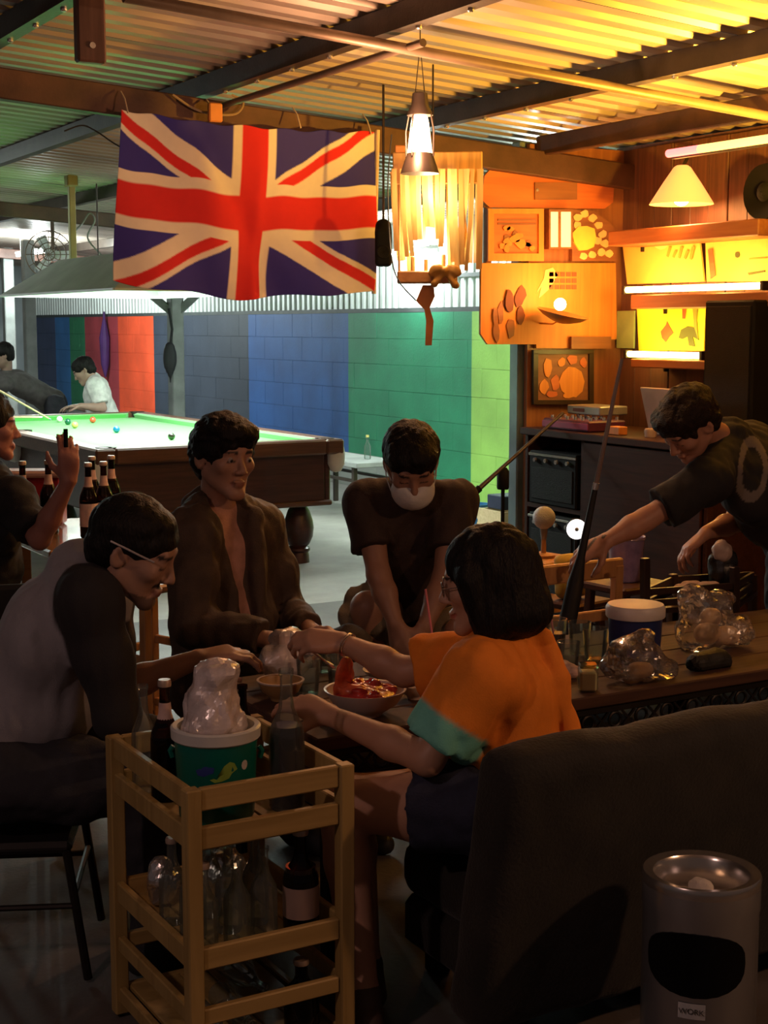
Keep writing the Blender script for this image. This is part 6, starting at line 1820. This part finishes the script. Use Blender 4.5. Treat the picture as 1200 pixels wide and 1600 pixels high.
# keep the head frame under its own key so that it does not clash with the right hand
def fix(J, right_hand=None, left_hand=None):
    K = dict(J); K['HEADR'] = J['HR']; K['HR'] = right_hand; K['HL'] = left_hand
    return K
def skin_body(parent, K, skin, res, hs=1.0, w=1.0, belly=0.0, female=False, beard=None, arm=1.0, lip=(.78, .6, .58)):
    KK = dict(K); hr = K['HR']; b = Blob()
    # same as body_base, with the head frame taken from HEADR
    torso(b, K['pel'], K['neck'], K['SL'], K['SR'], -.006, w * .95, belly * .6)
    hc, R = K['head'], K['HEADR']
    nb = Vector(K['neck']); jaw = hc + R @ (Vector((0, -.03, -.05)) * hs)
    b.cone(nb - U_ * .01, jaw, .058 * (.86 if female else 1), .052 * (.84 if female else 1), .03)
    for s in 'LR':
        S, E, Wr = Vector(K['S' + s]), Vector(K['E' + s]), Vector(K['W' + s])
        limb(b, [S, S.lerp(E, .45), E], [.050 * arm, .046 * arm, .038 * arm])
        limb(b, [E, E.lerp(Wr, .35), Wr], [.039 * arm, .040 * arm, .026 * arm])
        hd = K['H' + s]
        if hd: add_hand(b, Wr, hd[0], hd[1], hd[2], hd[3], hs)
    for s in 'LR':
        hp, Kn, A = Vector(K['P' + s]), Vector(K['K' + s]), Vector(K['A' + s])
        limb(b, [hp, hp.lerp(Kn, .4), Kn], [.085, .078, .056], .03)
        limb(b, [Kn, Kn.lerp(A, .3), A], [.055, .053, .034], .02)
        b.cone(A, Vector((A.x, A.y, .05)), .034, .034, .02)
    add_head(b, hc, R, hs, female=female)
    return b.build('body', M_skin, parent, res, None, 1, col=head_colour(hc, R, hs, skin, beard=beard, lip=lip))
def eyes(parent, hc, R, hs, look=(0, 1, 0)):
    """eyeball, iris and lids-open slit set into the sockets"""
    M_eye = mat('eye_white', (.30, .24, .21), rough=.25, var=.05); M_iris = mat('dark_iris', (.02, .012, .01), rough=.15, var=.1)
    for s in (-1, 1):
        p = hc + R @ (Vector((s * .031, .0795, .0055)) * hs)
        b = MB(); b.ball((0, 0, 0), .0112 * hs, 14); e = b.build('eye', M_eye, parent, p)
        b = MB(); b.ball(R @ Vector((0, .0062 * hs, -.001)), .0062 * hs, 12); b.build('iris', M_iris, e)

K1 = fix(J, right_hand=(R_ * .8 - U_ * .4 + F_ * .2, U_, 1, (.4, .5, .4)), left_hand=(R_ * .93 + U_ * .16 + F_ * .15, U_ * .9 - F_ * .25, 1, (.35, .5, .45)))
skin_body(t1, K1, skin1, .006, hs, 1.05, .03, beard=(.03, .022, .02))
hair_short(K1['head'], K1['HEADR'], hs, t1, M_hair, .002, 0, seed=5, tuft=.004)
b = shirt(K1, .014, 1.08, .035, {'R': 1.55, 'L': 1.15}, .060)
def col1(pos):
    c = np.tile(np.array((.25, .24, .26), np.float32), (len(pos), 1))
    for s in 'LR':
        S, E, Wr = [np.array(K1[k + s]) for k in 'SEW']
        n = np.array(Vector(K1['SR']) - Vector(K1['SL'])); n /= np.linalg.norm(n); n = n * (1 if s == 'R' else -1)
        Nk = np.array(K1['neck'])
        dirv = np.array(Vector(K1['neck']) - Vector(K1['pel'])); dirv /= np.linalg.norm(dirv)
        # raglan seam: from the collar down to the armpit
        q = (pos - S) @ n + .10 * ((pos - S) @ dirv) + .022
        a = E - S; tt = np.clip(((pos - S) @ a) / (a @ a), 0, 1); da = np.linalg.norm(pos - S - tt[:, None] * a, axis=1)
        a2 = Wr - E; t2 = np.clip(((pos - E) @ a2) / (a2 @ a2), 0, 1); d2 = np.linalg.norm(pos - E - t2[:, None] * a2, axis=1)
        w1 = np.clip(q / .008 + .5, 0, 1)
        w2 = np.clip((.080 - np.minimum(da, d2)) / .008 + .5, 0, 1) * np.clip((q + .06) / .008 + .5, 0, 1) * np.clip((tt - .25) / .04 + .5, 0, 1)
        w = np.maximum(w1, w2)[:, None]
        c = c * (1 - w) + np.array((.020, .018, .019)) * w
    return c
b.build('raglan_shirt', vcol('raglan_cloth', rough=.9, bump=.25, bscale=260), t1, .008, (.006, 55, (1, 1, .4)), 1, col=col1, seed=11)
trousers(K1, t1, M_dark_trouser, w=1.08)
for s in 'LR': shoe(K1['A' + s], R_ + F_ * .2, t1, M_shoe)
# thin headband strap / glasses arm over the ear
M_frame = mat('pale_plastic', (.34, .30, .29), rough=.3)
hc, HRm = K1['head'], K1['HEADR']
b = MB(); b.tube([hc + HRm @ (Vector(p) * hs) for p in ((.088, -.040, .026), (.090, -.005, .026), (.085, .035, .023), (.076, .068, .020))], .0026, 8)
b.build('glasses_arm', M_frame, t1)

# ------------------------------------------------------------------ 2. man in the brown jacket
t2 = thing('person', 'person in an open brown jacket sitting upright and looking aside', 'person')
J = dict(pel=W(352, 1072, 4.74), neck=W(338, 800, 4.72), SR=W(300, 838, 4.56), SL=W(402, 828, 4.84),
         ER=W(302, 975, 4.46), WR=W(420, 1000, 4.38), EL=W(448, 955, 4.86), WL=W(486, 985, 4.60))
J['head'] = W(351, 716, 4.64); J['HR'] = frame(R_ * .60 - F_ * .78 - U_ * .06, U_ + R_ * .05)
K2 = fix(J, (R_ * .9 - U_ * .15 - F_ * .1, U_ * .8 - F_ * .5, 1, (.4, .5, .4)), (R_ * .6 - F_ * .6 - U_ * .2, U_, -1, (.4, .5, .4)))
K2['PR'] = W(340, 1085, 4.66); K2['PL'] = W(372, 1080, 4.80)
K2['KR'] = V3(455, 4.60, .50); K2['KL'] = V3(545, 4.62, .585); K2['AR'] = V3(470, 4.46, .10); K2['AL'] = V3(548, 4.52, .10)
skin2 = (.36, .19, .125)
skin_body(t2, K2, skin2, .006, 1.06, 1.05)
eyes(t2, K2['head'], K2['HEADR'], 1.06)
hair_short(K2['head'], K2['HEADR'], 1.06, t2, M_hair, .008, .012, seed=8, tuft=.007, nape=-.06)
bs = shirt(K2, .006, 1.0, .02, .5, .05)
bs.build('inner_shirt', cloth('dusty_pink_shirt', (.42, .22, .17)), t2, .010, (.004, 40), 1, seed=4)
b = shirt(K2, .030, 1.06, .03, 1.88, .070)
# open front: carve a V below the chin along the chest
nk = Vector(K2['neck']); pl2 = Vector(K2['pel'])
zt2_ = (nk - pl2).normalized(); xx2 = (Vector(K2['SR']) - Vector(K2['SL'])); xx2 = (xx2 - zt2_ * xx2.dot(zt2_)).normalized()
fwd2 = zt2_.cross(xx2); fwd2 = (fwd2 * .8 - F_ * .45).normalized()
b.cone(nk + zt2_ * .05 + fwd2 * .115, pl2.lerp(nk, .28) + fwd2 * .190, .088, .022, .010, 's')
# turned collar and front flap edges
zt2 = zt2_; rt2 = fwd2.cross(zt2)
for s in (-1, 1):
    b.cone(nk + rt2 * s * .075 - fwd2 * .03 + zt2 * .035, nk + rt2 * s * .085 + fwd2 * .085 - zt2 * .02, .020, .022, .012)
    b.cone(nk + rt2 * s * .085 + fwd2 * .085 - zt2 * .02, pl2.lerp(nk, .35) + rt2 * s * .035 + fwd2 * .175, .020, .016, .018)
b.cone(nk + rt2 * .075 - fwd2 * .03 + zt2 * .035, nk - rt2 * .075 - fwd2 * .03 + zt2 * .035, .022, .022, .012)
b.build('jacket', cloth('brown_jacket_cloth', (.060, .036, .022), rough=.75), t2, .008, (.010, 60, (1, 1, .3)), 1, seed=21)
trousers(K2, t2, cloth('dark_brown_trousers', (.030, .022, .018)), seed=7)
for s in 'LR': shoe(K2['A' + s], R_ * .6 - F_ * .7, t2, M_shoe)

# ------------------------------------------------------------------ 3. man with the face mask
t3 = thing('person', 'person in a dark brown t-shirt and white face mask bowing down', 'person')
J = dict(pel=W(640, 1012, 5.30), neck=W(640, 778, 5.00), SR=W(572, 786, 4.98), SL=W(710, 786, 4.98),
         ER=W(592, 900, 4.86), WR=W(618, 975, 4.78), EL=W(694, 905, 4.86), WL=W(664, 978, 4.78))
J['head'] = W(643, 726, 4.86); J['HR'] = frame(-U_ * .58 - F_ * .80 + R_ * .08, U_ * .82 - F_ * .57)
K3 = fix(J, (-U_ * .85 - F_ * .2 + R_ * .2, -R_ * .5 - F_ * .8, -1, (.15, .25, .2)), (-U_ * .85 - F_ * .2 - R_ * .2, R_ * .5 - F_ * .8, 1, (.15, .25, .2)))
K3['PR'] = W(600, 1020, 5.22); K3['PL'] = W(680, 1020, 5.22)
K3['KR'] = V3(574, 4.98, .66); K3['KL'] = V3(722, 4.84, .60); K3['AR'] = V3(590, 5.02, .10); K3['AL'] = V3(705, 4.92, .10)
skin3 = (.33, .175, .115)
skin_body(t3, K3, skin3, .006, 1.06)
hair_short(K3['head'], K3['HEADR'], 1.06, t3, M_hair, .004, .004, seed=14, tuft=.006)
b = shirt(K3, .014, 1.02, .02, .62, .066)
b.build('tshirt', cloth('dark_brown_tee', (.040, .024, .018)), t3, .008, (.007, 60, (1, 1, .35)), 1, seed=31)
trousers(K3, t3, cloth('khaki_shorts', (.16, .13, .085)), short=True, upto=.97, seed=9, inf=.02)
for s in 'LR': shoe(K3['A' + s], -F_, t3, M_shoe)
# pleated surgical mask over nose, mouth and chin
hc, HRm = K3['head'], K3['HEADR']
b = Blob()
def Pm(x, y, z): return hc + HRm @ (Vector((x, y, z)) * 1.06)
b.ell(Pm(0, .052, -.060), (.068 * 1.06, .066 * 1.06, .060 * 1.06), HRm, .02)
b.ell(Pm(0, .095, -.040), (.022, .026, .028), HRm, .02)
b.cut(Pm(0, .04, -.012), HRm @ Vector((0, .15, 1))); b.cut(Pm(0, .020, -.06), HRm @ Vector((0, -1, 0)))
mk = b.build('face_mask', mat('white_mask_cloth', (.62, .62, .60), rough=.9, var=.06, bump=.2, bscale=150), t3, .0045, (.0015, 120), 1)
for s in (-1, 1):
    e = MB(); e.tube([Pm(s * .066, .035, -.03), Pm(s * .082, .0, -.005), Pm(s * .082, -.022, .0), Pm(s * .078, .0, -.05), Pm(s * .066, .03, -.08)], .0022, 6)
    e.build('ear_loop', MATS['white_mask_cloth'], mk)

# ------------------------------------------------------------------ 4. woman in the orange shirt
t4 = thing('person', 'person in an orange shirt and glasses reaching over the food bowls', 'person')
J = dict(pel=W(785, 1248, 3.36), neck=W(792, 1008, 3.38), SL=W(752, 1062, 3.22), SR=W(778, 1028, 3.54),
         EL=W(668, 1186, 3.20), WL=W(516, 1118, 3.42), ER=W(632, 1050, 3.62), WR=W(536, 1004, 3.72))
J['head'] = W(759, 910, 3.34); J['HR'] = frame(-R_ * .96 + F_ * .10 - U_ * .16, U_ - R_ * .12)
K4 = fix(J, right_hand=(-R_ * .95 + U_ * .05 + F_ * .1, U_ * .7 - F_ * .6, 1, (.45, .55, .5)), left_hand=(-R_ * .82 + U_ * .22 + F_ * .48, U_ * .8 - F_ * .5, -1, (.35, .4, .35)))
K4['PL'] = W(748, 1262, 3.26); K4['PR'] = W(765, 1250, 3.46)
K4['KL'] = W(533, 1258, 3.36); K4['KR'] = V3(545, 3.45, .49); K4['AL'] = V3(568, 3.22, .10); K4['AR'] = V3(572, 3.38, .10)
skin4 = (.46, .25, .165)
hs = .98
skin_body(t4, K4, skin4, .006, hs, .9, female=True, arm=.93, lip=(.9, .55, .55))
b = shirt(K4, .016, .96, .015, .78, .072)
# loose hem and back folds
b.cone(Vector(K4['neck']) + R_ * .05 - U_ * .08, Vector(K4['pel']) + R_ * .045, .06, .10, .06)
def col4(pos):
    c = np.tile(np.array((.80, .235, .022), np.float32), (len(pos), 1))
    S, E = np.array(K4['SL']), np.array(K4['EL']); a = E - S
    tt = ((pos - S) @ a) / (a @ a); da = np.linalg.norm(pos - S - np.clip(tt, 0, 1)[:, None] * a, axis=1)
    w = (np.clip((tt - .50) / .05 + .5, 0, 1) * np.clip((.105 - da) / .01, 0, 1) * np.clip(.02 - (pos - S) @ np.array(R_), 0, .01) / .01)[:, None]
    c = c * (1 - w) + np.array((.16, .50, .42)) * w
    return c
b.cone(W(850, 1000, 3.335), W(876, 1058, 3.31), .018, .020, .008); b.cone(W(876, 1058, 3.31), W(887, 1150, 3.31), .020, .022, .008)
b.build('orange_shirt', vcol('orange_cloth', rough=.85, bump=.2, bscale=240), t4, .008, (.010, 48, (1, 1, .4)), 1, col=col4, seed=41)
trousers(K4, t4, cloth('navy_shorts', (.020, .024, .05)), short=True, upto=.42, seed=12, w=.98, inf=.016)
for s in 'LR': shoe(K4['A' + s], -R_ * .25 + F_, t4, mat('sandal_brown', (.08, .05, .035), rough=.6), name='sandal')
# bob haircut
hc, HRm = K4['head'], K4['HEADR']
def Ph(x, y, z): return hc + HRm @ (Vector((x, y, z)) * hs)
b = Blob()
def Eh(p, r, k=.02, op='u'): b.ell(Ph(*p), [q * hs for q in r], HRm, k, op)
Eh((0, -.020, .044), (.092, .108, .090), .02)
Eh((0, -.048, -.035), (.098, .088, .098), .04)
Eh((0, -.055, -.080), (.105, .088, .055), .04)
for s in (-1, 1): b.cone(Ph(s * .076, .028, .02), Ph(s * .082, .012, -.095), .026 * hs, .026 * hs, .03)
Eh((0, .118, -.040), (.066, .078, .120), .012, 's')
Eh((0, .075, -.13), (.052, .085, .07), .012, 's')
b.cut(Ph(0, -.05, -.128), HRm @ Vector((0, .10, -1)))
b.build('hair', M_hair, t4, .0052, (.006, 130, (1, 1, .12)), 1, seed=6)
# glasses
M_gl = mat('thin_metal_frame', (.35, .28, .25), rough=.25, metal=.8)
g = MB()
for s in (-1, 1):
    ring = [Ph(s * .033 + .021 * math.cos(a), .099, .004 + .018 * math.sin(a)) for a in [2 * PI * i / 20 for i in range(21)]]
    g.tube(ring, .0011, 5)
    g.tube([Ph(s * .054, .098, .008), Ph(s * .076, .05, .010), Ph(s * .080, -.01, .006)], .0013, 5)
g.tube([Ph(-.012, .1, .006), Ph(0, .104, .008), Ph(.012, .1, .006)], .0012, 5)
gl = g.build('glasses', M_gl, t4)
for s in (-1, 1):
    L = MB(); L.lathe([(.0205, 0), (.010, .001), (.0001, .0013)], Ph(s * .033, .099, .004), 18, HRm @ Vector((0, 1, 0))); L.build('lens', glass('spectacle_lens', (.95, .97, .97)), gl)
# bracelet on the far wrist
wr_ = Vector(K4['WR']); ax = (Vector(K4['ER']) - wr_).normalized()
b = MB(); bx, by, _ = basis(ax)
for o_ in (.012, .018): b.tube([wr_ + ax * o_ + (bx * math.cos(a) + by * math.sin(a)) * .031 for a in [2 * PI * i / 20 for i in range(21)]], .0016, 5)
b.build('bracelet', mat('silver_chain', (.8, .76, .7), rough=.2, metal=1), t4)

# ------------------------------------------------------------------ 5. man in the black t-shirt by the rack
t5 = thing('person', 'person in a black t-shirt with a ring print bending over the metal rack', 'person')
J = dict(pel=W(1250, 842, 5.55), neck=W(1142, 690, 5.40), SL=W(1106, 752, 5.18), SR=W(1170, 705, 5.62),
         EL=W(1008, 812, 5.12), WL=W(948, 845, 5.06), ER=W(1150, 815, 5.58), WR=W(1104, 832, 5.44))
J['head'] = W(1076, 664, 5.26); J['HR'] = frame(-R_ * .62 - U_ * .70 - F_ * .30, U_ * .62 - R_ * .52 - F_ * .45)
K5 = fix(J, (-R_ * .7 - U_ * .6, U_, 1, (.4, .5, .4)), (-R_ * .85 - U_ * .45, U_ * .7 - F_ * .5, -1, (.4, .5, .4)))
K5['PL'] = W(1245, 862, 5.46); K5['PR'] = W(1255, 855, 5.66)
K5['KL'] = V3(1235, 5.42, .48); K5['KR'] = V3(1262, 5.66, .48); K5['AL'] = V3(1240, 5.5, .1); K5['AR'] = V3(1270, 5.72, .1)
skin_body(t5, K5, (.40, .20, .135), .0065, 1.06)
hair_short(K5['head'], K5['HEADR'], 1.06, t5, mat('dark_brown_hair', (.018, .010, .006), spec=.22, rough=.55, var=.4, scale=60, bump=.6, bscale=220), .007, .008, seed=19, tuft=.007)
b = shirt(K5, .016, 1.02, .02, .72, .068)
def col5(pos):
    c = np.tile(np.array((.014, .013, .014), np.float32), (len(pos), 1))
    p0 = np.array(W(1171, 732, 5.3)); dr = (pos - p0) @ np.array(R_); du = (pos - p0) @ np.array(U_); df = (pos - p0) @ np.array(F_)
    q = np.hypot((dr - du * .12) / .064, du / .115)
    c[(q < 1) & (q > .66) & (df < .12)] = (.16, .135, .12)
    return c
b.build('tshirt', vcol('black_print_cloth', rough=.85, bump=.2, bscale=240), t5, .007, (.007, 58, (1, 1, .4)), 1, col=col5, seed=51)
trousers(K5, t5, M_dark_trouser, seed=15)
for s in 'LR': shoe(K5['A' + s], -R_, t5, M_shoe)

# ------------------------------------------------------------------ 6. man at the beer table with a raised hand
t6 = thing('person', 'person in a black shirt raising a forearm beside the beer bottles', 'person')
J = dict(pel=W(-30, 960, 5.65), neck=W(-24, 745, 5.60), SR=W(22, 782, 5.42), SL=W(-50, 770, 5.78),
         ER=W(62, 842, 5.30), WR=W(107, 752, 5.26), EL=W(-50, 880, 5.85), WL=W(10, 945, 5.75))
J['head'] = W(-18, 668, 5.55); J['HR'] = frame(R_ * .95 + F_ * .2 - U_ * .05, U_)
K6 = fix(J, (U_ * .95 + R_ * .04, -F_ * .8 + R_ * .3, -1, (.25, .45, .4)), (R_ * .9, U_, 1, (.4, .5, .4)))
K6['PR'] = W(-20, 975, 5.56); K6['PL'] = W(-35, 970, 5.74)
K6['KR'] = V3(125, 5.34, .48); K6['KL'] = V3(118, 5.50, .48); K6['AR'] = V3(115, 5.34, .1); K6['AL'] = V3(108, 5.52, .1)
skin_body(t6, K6, (.38, .17, .13), .0075, 1.04)
hair_short(K6['head'], K6['HEADR'], 1.04, t6, M_hair, .004, 0, seed=23, res=.007)
shirt(K6, .014, 1.02, .02, .8, .064).build('black_shirt', M_black_cloth, t6, .011, (.010, 58), 1, seed=61)
trousers(K6, t6, M_dark_trouser, seed=18, res=.014)
for s in 'LR': shoe(K6['A' + s], R_, t6, M_shoe)

# ------------------------------------------------------------------ 7. snooker player bent over the far end of the table
t7 = thing('person', 'person in a dark grey shirt bending over the far end of the table', 'person')
J = dict(pel=W(84, 628, 14.85), neck=W(10, 588, 14.65), SR=W(8, 600, 14.43), SL=W(14, 596, 14.87),
         ER=W(-32, 628, 14.45), WR=W(-60, 640, 14.35), EL=W(-30, 632, 14.85), WL=W(-70, 640, 14.75))
J['head'] = W(4, 556, 14.60); J['HR'] = frame(-R_ * .85 - F_ * .35 - U_ * .2, U_)
K7 = fix(J, (-R_, U_, 1, (.3, .3, .3)), (-R_, U_, -1, (.3, .3, .3)))
for s, d in (('R', 14.65), ('L', 14.9)):
    K7['P' + s] = W(86, 634, d); K7['K' + s] = V3(92, d, .47); K7['A' + s] = V3(96, d + .1, .1)
skin_body(t7, K7, (.32, .2, .15), .011)
hair_short(K7['head'], K7['HEADR'], 1, t7, M_hair, .004, 0, res=.009)
shirt(K7, .016, 1.02, .0, 1.4, .06).build('grey_shirt', cloth('charcoal_shirt', (.085, .075, .072)), t7, .013, (.008, 28), 1, seed=71)
trousers(K7, t7, M_dark_trouser, seed=22, res=.015)
for s in 'LR': shoe(K7['A' + s], -R_, t7, M_shoe)

# ------------------------------------------------------------------ 8. seated man in white
t8 = thing('person', 'seated person in a white t-shirt looking down behind the snooker table', 'person')
J = dict(pel=W(166, 664, 13.9), neck=W(146, 596, 13.75), SL=W(150, 604, 13.55), SR=W(155, 602, 13.95),
         EL=W(160, 638, 13.5), WL=W(126, 634, 13.4), ER=W(150, 640, 13.9), WR=W(120, 636, 13.75))
J['head'] = W(131, 580, 13.7); J['HR'] = frame(-R_ * .80 - U_ * .50 - F_ * .2, U_ * .85 - R_ * .5)
K8 = fix(J, (-R_, U_, 1, (.3, .4, .4)), (-R_ - U_ * .05, U_, -1, (.3, .4, .4)))
for s, d in (('L', 13.7), ('R', 13.95)):
    K8['P' + s] = W(164, 672, d); K8['K' + s] = V3(98, d, .58); K8['A' + s] = V3(108, d, .1)
skin_body(t8, K8, (.36, .23, .17), .011)
hair_short(K8['head'], K8['HEADR'], 1, t8, M_hair, .004, 0, res=.009)
shirt(K8, .018, 1.02, .02, .75, .066).build('white_tshirt', cloth('white_cotton', (.72, .72, .68)), t8, .012, (.007, 26), 1, seed=81)
trousers(K8, t8, M_dark_trouser, seed=25, res=.015)
for s in 'LR': shoe(K8['A' + s], -R_, t8, M_shoe)
